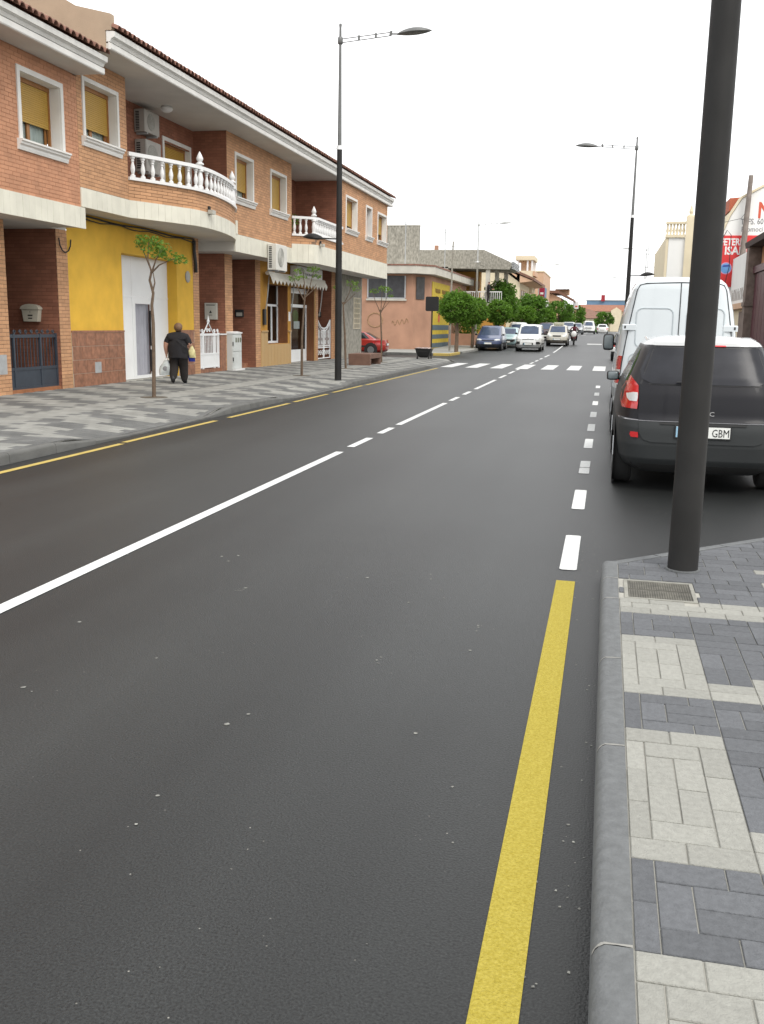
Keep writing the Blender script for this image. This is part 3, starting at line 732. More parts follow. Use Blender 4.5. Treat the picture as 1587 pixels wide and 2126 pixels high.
# recessed balcony backs and side walls
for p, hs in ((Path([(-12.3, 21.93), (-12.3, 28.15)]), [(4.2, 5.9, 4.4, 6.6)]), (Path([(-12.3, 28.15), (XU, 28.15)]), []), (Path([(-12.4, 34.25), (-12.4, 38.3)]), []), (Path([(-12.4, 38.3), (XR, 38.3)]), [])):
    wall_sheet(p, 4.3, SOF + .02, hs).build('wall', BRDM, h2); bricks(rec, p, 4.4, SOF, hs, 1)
window(h2, -12.3, 26.13, 27.83, 4.45, 6.6, .9, dep=.2, sill=False, curtain=False)
window(h2, -12.3, 22.5, 23.5, 4.45, 6.5, .0, dep=.2, sill=False, curtain=True)
eave(h2, YB - .12, 46.95, XU, -10.38, SOF, 3.0)
m = MB(); m.prism([(-10.32, 7.545), (-10.32, 7.86), (-11.1, 8.05), (-11.9, 8.5), (-16.9, 10.7), (-16.9, 6.6), (XU, 6.6), (XU, 7.19), (-10.45, 7.19), (-10.45, 7.545)], YB - .135, YB + .02, 'y'); m.build('party_wall', RENDER_B, h2)
m = MB(); m.prism([(XR, 3.9), (XR, 7.25), (-16.9, 10.0), (-16.9, .1), (-11.7, .1), (-11.7, 3.85)], 46.45, 46.49, 'y'); m.build('end_wall', RENDER_G, h2)
# ---- ground floor: yellow garage front
GY_0, GY_1 = 22.9, 26.13
yw = Path([(XL, 20.36), (XL, 27.25)]); hs = [(GY_0 - 20.36, GY_1 - 20.36, .0, 3.34)]
wall_sheet(yw, .1, 4.09, hs).build('garage_wall', YELW, h2)
m = MB(); m.box(-12.4, XL - .002, GY_1, GY_1 + .04, .1, 3.36); m.box(-12.4, XL - .002, GY_0 - .04, GY_0, .1, 3.36); m.box(-12.4, XL - .002, GY_0 - .04, GY_1 + .04, 3.34, 3.4); m.build('door_reveal', YELW, h2)
for a, b in ((20.37, GY_0 - .01), (GY_1 + .01, 27.24)):
    nr = 4
    for r in range(nr):
        y = a + (.2 if r % 2 else 0) - .4
        while y < b:
            s, e = max(a, y), min(b, y + .42)
            if e - s > .04: MB().box(XL + .001, XL + .022, s + .006, e - .006, .12 + r * .315 + .007, .12 + (r + 1) * .315 - .007).build('wainscot_tile', WAIN, h2)
            y += .42
    m = MB(); m.box(XL + .001, XL + .014, a, b, .12, 1.38); m.build('tile_grout', CREAMG, h2)
    m = MB(); m.box(XL + .001, XL + .03, a, b, 1.381, 1.43); m.build('wainscot_cap', WAIN, h2)
m = MB(); m.box(XL + .022, XL + .03, 21.35, 21.65, .42, .68); m.build('vent_grille', GALV, h2)
# garage door: ribbed white leaves with a wicket standing open on a grey curtain
gd = MB(); XD = -12.3; WY0, WY1, WZ1 = 24.12, 25.02, 2.12
for y0, y1, z0, z1 in ((GY_0, 23.95, 2.32, 3.33), (23.96, GY_1 - .001, 2.32, 3.33), (GY_0, 23.95, .14, 2.28), (WY1 + .06, GY_1, .14, 2.28)):
    n = int((y1 - y0) / .055); rows = []
    for i in range(n):
        a = lerp(y0, y1, i / n); b = lerp(y0, y1, (i + .72) / n)
        rows += [(XD, a), (XD + .012, a + .006), (XD + .012, b), (XD, b + .006)]
    gd.grid([[(x, y, z) for x, y in rows] for z in (z0, z1)])
gd.box(XD - .02, XD + .018, GY_0, GY_1, 2.281, 2.319); gd.box(XD - .02, XD + .02, 23.951, WY0 - .01, .14, 2.28); gd.box(XD - .02, XD + .02, WY1 + .01, WY1 + .06, .14, 2.28); gd.box(XD - .02, XD + .02, WY0 - .01, WY1 + .01, WZ1, 2.28); gd.box(XD - .02, XD + .02, WY0 - .01, WY1 + .01, .14, .22)
G = gd.build('garage_door', WHITEM, h2)
m = MB(); n = 60; m.grid([[(XD - .10 - .035 * abs(math.sin(i * PI / 8.5)), lerp(WY0 - .1, WY1 + .1, i / n), z) for i in range(n + 1)] for z in (.2, WZ1)]); m.build('wicket_curtain', GREYC, G, smooth=60)
m = MB(); m.box(XD - .03, XD + .022, WY1 - .03, WY1 - .005, .3, .9); m.box(XD - .03, XD + .022, WY1 - .03, WY1 - .005, 1.0, 1.95); m.build('door_edge', BLACK, G)
m = MB(); m.ball((XL + .02, 26.85, 2.95), (.03, .17, .17)); tag(m.build('wall_ornament', CEMENT, smooth=True), 'small round plaster ornament on the yellow wall beside the garage door', 'ornament')
# ---- entrances: pillars, side walls
def pillar(a, b, z1, mi=2, x=XL):
    p = Path([(x, a), (x, b)]); wall_sheet(p, .1, z1, []).build('pillar', BR2M, h2); bricks(rec, p, .12, z1, [], mi)
def sidewall(y, x0, x1, z1):
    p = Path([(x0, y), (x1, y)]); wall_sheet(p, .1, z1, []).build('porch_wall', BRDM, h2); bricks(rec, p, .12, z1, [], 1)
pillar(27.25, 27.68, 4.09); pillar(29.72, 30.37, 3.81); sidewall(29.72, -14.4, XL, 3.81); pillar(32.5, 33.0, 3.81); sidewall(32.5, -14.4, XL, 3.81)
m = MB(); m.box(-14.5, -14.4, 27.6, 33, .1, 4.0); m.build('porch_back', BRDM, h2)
m = MB(); m.box(-14.4, XL - .02, 27.69, 29.72, .1, .24); m.box(-14.4, XL - .3, 30.38, 32.5, .1, .28); m.build('step', WAIN, h2)
m = MB(); m.box(-12.2, XL + .02, 29.3, 29.70, .1, 1.27); m.build('low_wall', WAIN, h2)
m = MB(); m.box(-12.24, XL + .05, 29.25, 29.72, 1.271, 1.31); m.build('wall_cap', WHITE, h2)
# ---- shop front
m = wall_sheet(Path([(XL, 33.0), (XL, 39.72)]), .1, 4.02, [(.75, 3.05, .92, 3.05), (3.4, 6.6, .0, 3.05)]); m.build('shop_wall', OCHR, h2)
for y in [33.02 + .36 * i for i in range(10)]:
    e_ = min(y + .356, 36.38)
    if e_ - y > .05: MB().box(XL + .001, XL + .018, y + .012, e_, .12, .90 if 33.5 < y < 36.0 else 1.35).build('wood_panel', WOODL, h2)
for a, b in ((33.02, 33.72), (36.06, 36.4)):
    m = MB(); m.box(XL + .001, XL + .05, a, b, 1.351, 1.40); m.build('wood_ledge', WOODL, h2)
m = MB(); m.box(-12.8, XL - .002, 36.05, 36.09, .9, 3.07); m.box(-12.8, XL - .002, 33.73, 33.75, .9, 3.07); m.box(-12.8, XL - .002, 33.75, 36.05, .88, .92); m.box(-12.8, XL - .002, 33.73, 36.09, 3.05, 3.09); m.build('window_box', WOODD, h2)
xw = -12.42
m = MB(); m.box(xw - .02, xw + .03, 33.75, 36.05, .921, 1.0); m.box(xw - .02, xw + .03, 33.75, 36.05, 2.28, 2.36); m.box(xw - .02, xw + .03, 33.75, 33.82, 1.0, 3.05); m.box(xw - .02, xw + .03, 35.98, 36.05, 1.0, 3.05); m.box(xw - .02, xw + .03, 35.3, 35.37, 1.0, 2.28); m.box(xw - .02, xw + .03, 34.5, 34.57, 1.0, 2.28)
W = m.build('shop_window', WHITEM, h2)
m = MB(); m.grid([[(xw, a, b) for a in (33.75, 36.05)] for b in (1.0, 3.05)]); m.build('pane', GLASS, W)
m = MB(); m.box(-14, xw - .9, 33.4, 36.2, .9, 3.1); m.build('room', M('shop_interior', (.09, .085, .08), .9, .4, 2), W)
m = MB(); m.box(xw - .3, xw - .25, 34.65, 35.2, 1.0, 2.1); m.box(xw - .35, xw - .3, 35.45, 35.75, 1.0, 1.7); m.build('display', CURT, W)
# shop door set back, wood-lined reveal
m = MB(); m.box(-12.75, XL + .02, 39.56, 39.60, .12, 3.05); m.box(-12.75, XL + .01, 36.40, 36.43, .12, 3.05); m.build('door_post', WOODL, h2)
m = MB(); m.box(-12.75, XL - .004, 39.51, 39.555, .12, 3.05); m.build('door_post', WOODD, h2)
xd = -12.36
m = MB(); m.box(xd, xd + .04, 36.45, 39.5, .13, .62); m.box(xd, xd + .04, 36.45, 36.55, .62, 2.85); m.box(xd, xd + .04, 37.35, 37.45, .62, 2.35); m.box(xd, xd + .04, 39.38, 39.5, .62, 2.35); m.box(xd, xd + .05, 36.45, 39.5, 2.30, 2.42); m.box(xd, xd + .03, 36.45, 39.5, 2.85, 3.05)
D = m.build('shop_door', WHITEM, h2)
m = MB(); m.grid([[(xd + .015, a, b) for a in (36.5, 39.4)] for b in (.62, 2.85)]); m.build('pane', GLASS, D)
m = MB(); m.box(xd - 2, xd - .7, 36.2, 39.6, .1, 3.2); m.build('room', M('shop_dark', (.05, .04, .045), .9, .5, 2), D)
m = MB(); m.box(xd - .04, xd - .03, 38.0, 38.75, 1.45, 1.75); m.build('notice', WHITE, D); m = MB(); m.ball((xd - .08, 38.35, 1.95), (.05, .38, .26)); m.build('window_decal', LEAF1, D)
m = MB(); m.ball((xd - .3, 37.75, .95), (.05, .28, .38)); m.build('display_cloth', M('pale_blue_cloth', (.35, .42, .55), .9, .2, 9), D)
m = MB(); m.box(XL + .001, XL + .012, 36.13, 36.36, 1.75, 2.1); m.build('paper_notice', WHITE, h2)
m = MB(); m.box(XL + .001, XL + .012, 33.2, 33.45, .55, .78); m.build('vent_grille', GALV, h2)
# last recess with the ornate gate, then the rough grey wall
pillar(39.72, 40.1, 4.01); pillar(42.15, 42.75, 4.01); sidewall(42.15, -14.4, XL, 4.01)
m = MB(); m.box(-14.5, -14.4, 33, 46.4, .1, 4.01); m.build('porch_back', BRDM, h2)
m = MB(); m.box(-12.0, -11.7, 42.76, 46.44, .1, 3.99); m.build('rough_wall', RENDER_G, h2)
m = MB(); m.box(-11.699, -11.68, 44.9, 46.15, 1.45, 2.9); W = m.build('glass_block_window', M('glass_block_frame', (.62, .55, .42), .7, .1, 5), h2)
for r in range(6):
    for c in range(2): MB().box(-11.679, -11.672, 44.98 + c * .56, 45.48 + c * .56, 1.50 + r * .235, 1.69 + r * .235).build('glass_block', M('glass_block', (.30, .26, .19), .3, .3, 10) if r == 0 and c == 0 else bpy.data.materials['glass_block'], W)
# cables under the band
cb = MB(); cb.tube([(XL + .04, 20.3 + .5 * i, 4.02 + .02 * math.sin(i)) for i in range(15)], .022, 6); cb.tube([(XL + .07, 20.3 + .5 * i, 3.96 + .03 * math.sin(i * 1.7)) for i in range(15)], .014, 6)
cb.tube([(XL + .05, 20.2 + .25 * math.cos(t), 3.45 + .3 * math.sin(t)) for t in [PI * i / 6 + PI for i in range(7)]], .016, 6)
cb.tube([(XL + .06, 27.25, 4.0), (XL + .08, 27.2, 3.7), (XL + .08, 27.3, 3.3), (XL + .06, 27.35, 3.1)], .05, 6)
cb.build('facade_cable', BLACK, h2, smooth=True)
flush_bricks(rec, h2, [BR2, BRD, BR2], 290)
# ================================================================ THINGS ON THE TERRACE
def leaves(mb_, c, r, n, size, rng, flat=.0):
    for _ in range(n):
        while True:
            p = Vector((rng.uniform(-1, 1), rng.uniform(-1, 1), rng.uniform(-1, 1)))
            if p.length < 1: break
        q = Vector((c[0] + p.x * r[0], c[1] + p.y * r[1], c[2] + p.z * r[2])); s = size * rng.uniform(.6, 1.3)
        a = Vector((rng.gauss(0, 1), rng.gauss(0, 1), rng.gauss(0, .6))).normalized(); b = a.cross(Vector((rng.gauss(0, 1), rng.gauss(0, 1), rng.gauss(0, 1)))).normalized()
        mb_.add([q - a * s, q + b * s * .45 + a * s * .1, q + a * s, q - b * s * .45 + a * s * .1], [(0, 1, 2, 3)])
CREAM = M('cream_metal', (.50, .47, .38), .5, .06, 4); GREYB = M('mailbox_grey', (.42, .41, .36), .5, .06, 4)
# mailboxes hang on the porch side walls, facing -Y
mb = thing('mailbox', 'cream mailbox with curved lid on the dark porch wall above the iron gate', 'mailbox', (-12.63, 19.89, 1.62), 0, 'mailboxes on porch walls')
m = MB(); m.prism([(-.17, 0), (.17, 0), (.21, .27), (-.21, .27)], -.14, 0, 'y'); m.build('body', CREAM, mb)
m = MB(); pr = [(-.235, .271)] + [(.235 * math.cos(PI - PI * i / 8), .275 + .11 * math.sin(PI * i / 8)) for i in range(1, 8)] + [(.235, .271)]; m.prism(pr, -.17, -.001, 'y'); m.build('lid', CREAM, mb)
m = MB(); m.box(-.06, .06, -.1435, -.141, .12, .15); m.box(-.05, .05, -.1435, -.141, .06, .085); m.box(-.01, .01, -.1435, -.141, .2, .22); m.build('emblem', BLK2, mb)
mb = thing('mailbox', 'flat grey square mailbox on the porch wall above the white gate', 'mailbox', (-12.45, 29.71, 1.75), 0, 'mailboxes on porch walls')
m = MB(); m.cbox(-.21, .21, -.11, 0, 0, .52, .012); m.build('body', GREYB, mb)
m = MB(); m.box(-.15, .15, -.113, -.111, .44, .465); m.prism([(-.05, .2), (.05, .2), (0, .29)], -.113, -.111, 'y'); m.box(-.06, .06, -.113, -.111, .13, .145); m.build('slot', BLK2, mb)
# intercoms
ic = thing('intercom', 'small dark intercom panel on the second porch wall beside the shop', 'intercom', (-12.58, 32.49, 1.85), 0, 'intercom panels')
m = MB(); m.cbox(-.16, .16, -.04, 0, 0, .26, .01); m.build('panel', BLK2, ic); m = MB(); m.box(-.11, .11, -.043, -.041, .04, .16); m.build('grille', GREYB, ic)
ic = thing('intercom', 'small dark intercom panel above the ornate scrolled white gate', 'intercom', (-12.6, 42.14, 1.95), 0, 'intercom panels')
m = MB(); m.cbox(-.14, .14, -.04, 0, 0, .24, .01); m.build('panel', BLK2, ic); m = MB(); m.box(-.1, .1, -.043, -.041, .04, .15); m.build('grille', GREYB, ic)
# iron gate of the first porch (lies in a plane facing +X)
def scroll(mb_, x, cy, cz, r, s, rad=.012, turns=1.25):
    mb_.tube([(x, cy + s * (r - r * .75 * t) * math.cos(t * turns * 2 * PI), cz + (r - r * .75 * t) * math.sin(t * turns * 2 * PI)) for t in [i / 12 for i in range(13)]], rad, 5)
gt = thing('iron_gate', 'dark blue-grey iron gate with solid lower panel closing the first porch', 'gate', (-12.1, 17.99, .2), 0, 'porch gates')
m = MB(); yl = [.03, .26, 1.25, 1.88]
for y in yl: m.box(-.025, .025, y - .028, y + .028, 0, 1.17)
m.box(-.02, .02, 0, 1.9, 1.08, 1.15); m.box(-.02, .02, 0, 1.9, .40, .46); m.box(-.02, .02, 0, 1.9, .0, .05); m.build('frame', IRON, gt)
for a, b in zip(yl, yl[1:]):
    MB().box(-.008, .008, a + .03, b - .03, .051, .399).build('panel', IRON, gt)
    n = max(2, int((b - a) / .12))
    for i in range(1, n): MB().box(-.008, .008, lerp(a, b, i / n) - .008, lerp(a, b, i / n) + .008, .461, 1.079).build('bar', IRON, gt)
m = MB()
for i in range(9): m = MB(); scroll(m, 0, .1 + .21 * i, 1.20, .05, 1 if i % 2 else -1); m.build('scroll', IRON, gt)
# white gate
gt = thing('white_gate', 'white gate with spear finial and solid lower panel beside the meter cabinet', 'gate', (XL - .06, 27.70, .25), 0, 'porch gates')
m = MB(); yl = [.06, .32, 1.22, 1.55]
for y in yl: m.box(-.025, .025, y - .035, y + .035, -.02, 1.09)
m.box(-.022, .022, .03, 1.58, 1.0, 1.07); m.box(-.022, .022, .03, 1.58, .42, .47); m.box(-.022, .022, .03, 1.58, .02, .06); m.build('frame', WHITEM, gt)
for a, b in zip(yl, yl[1:]):
    MB().box(-.008, .008, a + .036, b - .036, .061, .419).build('panel', WHITEM, gt)
    n = max(2, int((b - a) / .1))
    for i in range(1, n):
        y = lerp(a, b, i / n); q = MB(); q.box(-.008, .008, y - .009, y + .009, .471, .999); q.ball((0, y, .6 + .1 * (i % 4)), (.016, .016, .035), 6, 4); q.build('bar', WHITEM, gt)
m = MB()
for y, s in ((.08, 1), (.3, 1), (1.25, -1), (1.5, -1)): scroll(m, 0, y, 1.14, .065, s, .016)
m.tube([(0, .38, 1.08), (0, .6, 1.25), (0, .77, 1.42), (0, .94, 1.25), (0, 1.16, 1.08)], .02, 6); scroll(m, 0, .68, 1.16, .07, 1, .014); scroll(m, 0, .86, 1.16, .07, -1, .014)
m.lathe([(.03, 1.38), (.05, 1.44), (.03, 1.5), (.004, 1.62)], (0, .77, 0), 8); m.build('finial_scrollwork', WHITEM, gt)
# ornate double gate near the rough wall
gt = thing('ornate_gate', 'ornate white double gate with dipped top and scrolls in the last porch', 'gate', (XL - .05, 40.14, .18), 0, 'porch gates')
m = MB()
for y in (.03, .97, 1.03, 1.97): m.box(-.02, .02, y - .03, y + .03, 0, 1.62 if y in (.03, 1.97) else 1.32)
for z in (.0, .45, .52): m.box(-.015, .015, 0, 2, z, z + .04)
for s in (0, 1):
    m.tube([(0, (2 - q) if s else q, z) for q, z in ((.03, 1.65), (.3, 1.48), (.6, 1.32), (.97, 1.28))], .035, 6); m.tube([(0, (2 - q) if s else q, z) for q, z in ((.03, 1.5), (.3, 1.36), (.6, 1.22), (.97, 1.18))], .02, 6)
m.build('frame', WHITEM, gt)
for s in (0, 1):
    for i in range(1, 6):
        y = s + .03 + i * .155; MB().box(-.007, .007, y - .008, y + .008, .561, 1.2 + .06 * abs(i - 3)).build('bar', WHITEM, gt)
    for z in (.68, .95, 1.12):
        for e in (.25, .72): q = MB(); scroll(q, .0, s + e, z, .1, 1 if e < .5 else -1, .014); q.build('scroll', WHITEM, gt)
    for e in (.2, .5, .8): q = MB(); scroll(q, 0, s + e, .24, .13, 1, .014); q.build('scroll', WHITEM, gt)
# meter cabinet
mc = thing('meter_cabinet', 'pale grey two-door electricity meter cabinet standing between the porches', 'cabinet', (XL + .003, 29.80, .13))
m = MB(); m.box(0, .2, .0, .80, 0, 1.18); m.build('body', M('cabinet_grey', (.55, .57, .55), .6, .05, 3), mc)
m = MB(); m.prism([(-.0, 1.181), (.23, 1.181), (.23, 1.22), (.05, 1.25), (0, 1.25)], -.02, .82, 'y'); m.build('lid', WHITE, mc)
m = MB(); m.box(.201, .22, .06, .76, .62, 1.13); dr = m.build('door', bpy.data.materials['cabinet_grey'], mc)
for i in range(3): MB().box(.221, .224, .22 + .19 * i, .33 + .19 * i, .90, 1.05).build('meter_window', M('meter_window', (.10, .11, .06), .3, .2, 5) if i == 0 else bpy.data.materials['meter_window'], dr)
m = MB(); m.box(.201, .22, .06, .76, .06, .58); m.build('door', bpy.data.materials['cabinet_grey'], mc)
m = MB(); m.box(.202, .222, .005, .05, .8, .92); m.box(.202, .222, .005, .05, .3, .42); m.build('hinge', BLK2, mc)
m = MB(); m.box(.0, .30, .02, .86, -.0, .045); m.build('plinth', WHITE, mc)
# air conditioners
FANG = M('fan_grille', (.30, .30, .27), .7, .2, 30); ACW = M('ac_white', (.60, .59, .54), .5, .05, 3); ACG = M('ac_recess_shade', (.36, .34, .31), .6, .1, 3)  # ACG: shade of the balcony recess put into a greyer casing colour
def aircon(label, loc, w, h, d, ACW=ACW):
    t = thing('air_conditioner', label, 'air conditioner', loc, 0, 'air conditioners on the terrace')
    m = MB(); m.cbox(0, d, 0, w, 0, h, .02); m.build('casing', ACW, t)
    m = MB(); r = h * .38; cy = w * .42; m.lathe([(r, d + .001), (r, d + .008), (r * .95, d + .012)], (0, cy, h * .5), 24, axis='x')
    f = m.build('fan_grille', FANG, t)
    for i in range(6): q = r * (.16 + .15 * i); MB().tube([(d + .014, cy + q * math.cos(a), h * .5 + q * math.sin(a)) for a in [2 * PI * k / 20 for k in range(21)]], .004, 4).build('grille_ring', ACW, f)
    m = MB(); n = 12
    for i in range(n): m.box(d * .18, d * .5, -.006, -.001, h * (.08 + .84 * i / n), h * (.08 + .84 * (i + .6) / n))
    m.build('side_vent', BLK2, t)
    for q in (.15, .8): MB().box(-.05, d, w * q, w * q + .04, -.05, -.001).build('bracket', GALV, t)
    return t
aircon('large cream air conditioner fixed on the cream band above the shop awning', (XU + .05, 31.52, 3.42), 1.12, .84, .32)
aircon('upper of two air conditioners under the balcony ceiling', (-12.29, 24.38, 6.50), .86, .56, .31, ACG)
aircon('lower of two air conditioners stacked behind the curved balustrade', (-12.29, 24.38, 5.52), .88, .80, .33, ACG)
lp = MB(); lp.ball((-11.6, 24.9, 7.14), (.16, .16, .1)); tag(lp.build('ceiling_lamp', WHITE, smooth=True), 'white globe lamp on the ceiling of the curved balcony', 'lamp')
for lb, lc in (('small floodlight fixed to the front of the curved balcony band', (-10.36, 24.5, 4.42)), ('small floodlight on the band under the second balcony', (XR + .03, 35.1, 4.42))):
    fl = thing('floodlight', lb, 'floodlight', lc, 0, 'floodlights on the balcony bands')
    m = MB(); m.box(.03, .16, 0, .22, .02, .12); m.build('housing', GREYB, fl); m = MB(); m.box(.0, .05, .07, .15, .1, .22); m.build('bracket', BLK2, fl)
pt_ = thing('potted_plant', 'dark leafy potted plant behind the second balcony balustrade', 'plant', (-11.75, 35.3, 4.3)); m = MB(); m.lathe([(.14, 0), (.2, .38), (.22, .38), (.22, .42)], (0, 0, 0), 12); m.build('pot', TILE, pt_)
m = MB(); rg = random.Random(9)
for k in range(14): leaves(m, (rg.gauss(0, .2), rg.gauss(0, .3), 1.0 + rg.gauss(0, .16)), (.16, .16, .14), 26, .06, rg)
m.build('foliage', LEAF3, pt_)
# awning, folded, with scalloped edge and hanging arms
aw = thing('shop_awning', 'folded off-white shop awning with scalloped edge over the shop window', 'awning', (XL, 33.25, 3.1))
CAN = M('awning_canvas', (.62, .60, .53), .9, .08, 2)
m = MB(); m.tube([(.18, 0, .30), (.18, 7.1, .30)], .07, 8); m.build('roller', CAN, aw)
m = MB(); n = 34; top = [(.24, 7.1 * i / n, .30) for i in range(n + 1)]; mid = [(.33, 7.1 * i / n, .13) for i in range(n + 1)]; bot = [(.34, 7.1 * i / n, -.08 if i % 2 else .08) for i in range(n + 1)]
m.grid([top, mid, bot]); m.build('valance', CAN, aw)
for y in (.15, 3.05, 6.9):
    MB().tube([(.2, y, .25), (.12, y + .02, -.5), (.04, y + .03, -1.05)], .022, 6).build('arm', GALV, aw)
sg = thing('shop_sign', 'white box shop sign with dark arch emblem above the awning', 'sign', (XL, 36.3, 3.44))
m = MB(); m.cbox(.02, .32, 0, 3.35, 0, .40, .015); m.build('box', WHITE, sg)
m = MB()
for r in (.17, .12, .07): m.tube([(.325, .55 + 1.6 * r * math.cos(t), .10 + 1.3 * r * math.sin(t)) for t in [PI * i / 10 for i in range(11)]], .012, 5)
m.build('arch_emblem', GREYT, sg)
m = MB()
for k in range(9):
    y = .95 + .24 * k; m.tube([(.325, y + q * .1, .12 + .045 * math.sin(q * 6 + k)) for q in [i / 6 for i in range(12)]], .012, 4)
m.tube([(.325, 1.2 + .15 * i, .29 + .012 * math.sin(i)) for i in range(12)], .01, 4); m.build('lettering', GREYT, sg)
ph = MB(); ph.cbox(XL + .001, XL + .09, 33.2, 33.42, 1.6, 2.15, .02); tag(ph.build('wall_phone', BLACK), 'black wall-mounted box beside the shop window', 'box')

# ================================================================ STREET FURNITURE
def lamp(label, loc, s, lean=0, near=False, DARKM=DARKM, LAMPG=LAMPG):
    """tall tapered post, double-rod arm with leaf-shaped head over the road, low head over the pavement"""
    t = thing('street_lamp', label, 'street lamp', loc, 0, 'tall street lamps along the road')
    m = MB(); n = 20 if near else 12
    m.tube([(0, 0, 0), (0, 0, 3.7), (0, 0, 6.1)], [.097, .085, .071], n); m.build('post', DARKM, t, smooth=50)
    m = MB(); m.tube([(0, 0, 6.1), (0, 0, 8.6), (0, 0, 8.78)], [.058, .036, .034], n); m.tube([(0, 0, 8.7), (0, 0, 8.72), (0, 0, 8.86), (0, 0, 8.88)], [.05, .07, .07, .05], n); m.tube([(0, 0, 8.88), (0, 0, 9.1), (.0, 0, 9.17), (.01, 0, 9.2)], [.035, .03, .042, .03], 8); m.build('upper_post', LAMPG, t, smooth=50)
    m = MB(); m.tube([(0, 0, 6.09), (0, 0, 6.19)], .078, n); m.tube([(-.22, 0, 6.13), (.22, 0, 6.13)], .012, 6); m.build('collar', WHITEM, t, smooth=50)
    m = MB(); m.tube([(0, 0, 0.002), (0, 0, .012)], .110, n); m.build('mortar_ring', KERB, t)
    m = MB(); m.tube([(.05 * s, 0, 8.83), (1.35 * s, 0, 8.93)], .012, 6); m.tube([(.05 * s, 0, 8.74), (1.35 * s, 0, 8.85)], .012, 6)
    for q in (.5, .95): m.box(s * (q - .025), s * (q + .025), -.02, .02, 8.745 + q * .07, 8.86 + q * .07)
    m.tube([(1.33 * s, 0, 8.84), (1.36 * s, 0, 8.96)], .035, 8); m.tube([(1.36 * s, 0, 8.89), (1.6 * s, 0, 8.88)], .02, 6); m.build('arm', LAMPG, t)
    def head(x0, x1, z, sg_, r):
        rows = []
        for i in range(11):
            q = i / 10; x = lerp(x0, x1, q); hw = r * math.sin(PI * min(1, q * .97 + .03)) ** .7 * (1 if q < .97 else .4); hz = .125 * math.sin(PI * (q * .96 + .02)) ** .8
            rows.append([(x, hw * math.cos(a), z + q * .05 + (hz * math.sin(a) if a <= PI else hz * .28 * math.sin(a))) for a in [2 * PI * k / 14 for k in range(14)]])
        m = MB(); m.grid(rows, close=True); m.add(rows[0], [tuple(range(14))]); m.add(rows[-1], [tuple(range(14))]); return m
    head(1.5 * s, 2.42 * s, 8.87, s, .19).build('lamp_head', LAMPG, t, smooth=60)
    m = MB(); m.tube([(-.05 * s, 0, 3.80), (-.5 * s, 0, 3.82)], .02, 6); m.build('low_arm', DARKM, t)
    head(-.42 * s, -1.02 * s, 3.80, -s, .15).build('low_lamp_head', DARKM, t, smooth=60)
    return t
lamp('thick dark lamp post in the foreground beside the service cover', (.57, 6.44, .13), -1, near=True)
lamp('tall lamp post on the opposite pavement in front of the terrace', (-7.22, 26.08, .13), 1)
lamp('tall lamp post rising behind the white van with its arm to the road', (.72, 42, .0), -1)
POSTG = M('post_weathered', (.22, .21, .18), .8, .15, 5); HEADG = M('head_pale', (.38, .39, .38), .5, .1, 4)
lamp('lamp post beside the round trees beyond the crossing', (-9.75, 74, zg(74) + .1), 1, DARKM=POSTG, LAMPG=HEADG)
lamp('distant lamp post far down the road above the tree row', (-8.9, 132, zg(132)), 1, DARKM=POSTG, LAMPG=HEADG)
lamp('distant lamp post showing only its head left of the near van', (3.4, 104, zg(104)), -1, DARKM=POSTG, LAMPG=HEADG)
lamp('farthest small lamp post above the cars on the parking side', (2.6, 165, .8), -1, DARKM=POSTG, LAMPG=HEADG)
bn = thing('bench', 'brown block bench with open underside on the opposite pavement', 'bench', (-9.62, 36.2, .13))
m = MB(); m.cbox(0, .86, 0, 1.9, .25, .43, .012); m.build('seat', BROWNC, bn)
for a, b in ((.0, .25), (1.65, 1.9)): MB().box(.012, .848, a, b, 0, .249).build('leg', BROWNC, bn)
MB().box(.02, .1, .251, 1.649, 0, .249).build('back_panel', BROWNC, bn)
ts = thing('traffic_sign', 'black square back of a traffic sign on a slim post by the crossing', 'traffic sign', (-8.0, 45.2, .13))
m = MB(); pl = []
for cx, cz, a0 in ((.25, .27, 0), (-.25, .27, 90), (-.25, -.27, 180), (.25, -.27, 270)):
    for k in range(4): a = math.radians(a0 + k * 30); pl.append((cx + .06 * math.cos(a), 2.52 + cz + .06 * math.sin(a)))
m.prism(pl, -.03, -.01, 'y'); m.build('plate', BLACK, ts); MB().tube([(0, .02, 0), (0, .02, 2.7)], .032, 8).build('post', BLACK, ts)
MB().box(-.22, .22, -.034, -.031, 2.3, 2.31).build('rail', BLK2, ts)
tb = thing('rubble_tub', 'black wheeled tub heaped with pale rubble beside the sign post', 'tub', (-8.3, 45.0, .13))
m = MB(); rows = [[(x * q, y * p, z) for x, y in ((-.36, -.3), (.36, -.3), (.36, .3), (-.36, .3))] for q, p, z in ((.42, .5, .06), (.72, .75, .14), (.92, .95, .32), (1.0, 1, .44), (1.1, 1.1, .45), (1.1, 1.1, .475))]
m.grid(rows, close=True); m.add(rows[0], [(0, 1, 2, 3)]); m.build('tub', BLACK, tb)
for x in (-.27, .27):
    m = MB(); m.lathe([(.07, -.03), (.075, 0), (.07, .03)], (x, -.2, .07), 10, axis='x'); m.build('wheel', BLACK, tb)
m = MB(); random.seed(3)
for k in range(60): m.ball((random.uniform(-.33, .33), random.uniform(-.28, .28), .46 + random.uniform(0, .05)), (random.uniform(.03, .07), random.uniform(.03, .07), random.uniform(.01, .03)), 6, 4)
m.build('rubble', M('rubble', (.5, .42, .40), .95, .2, 9, rnd=.2), tb, kind='stuff')

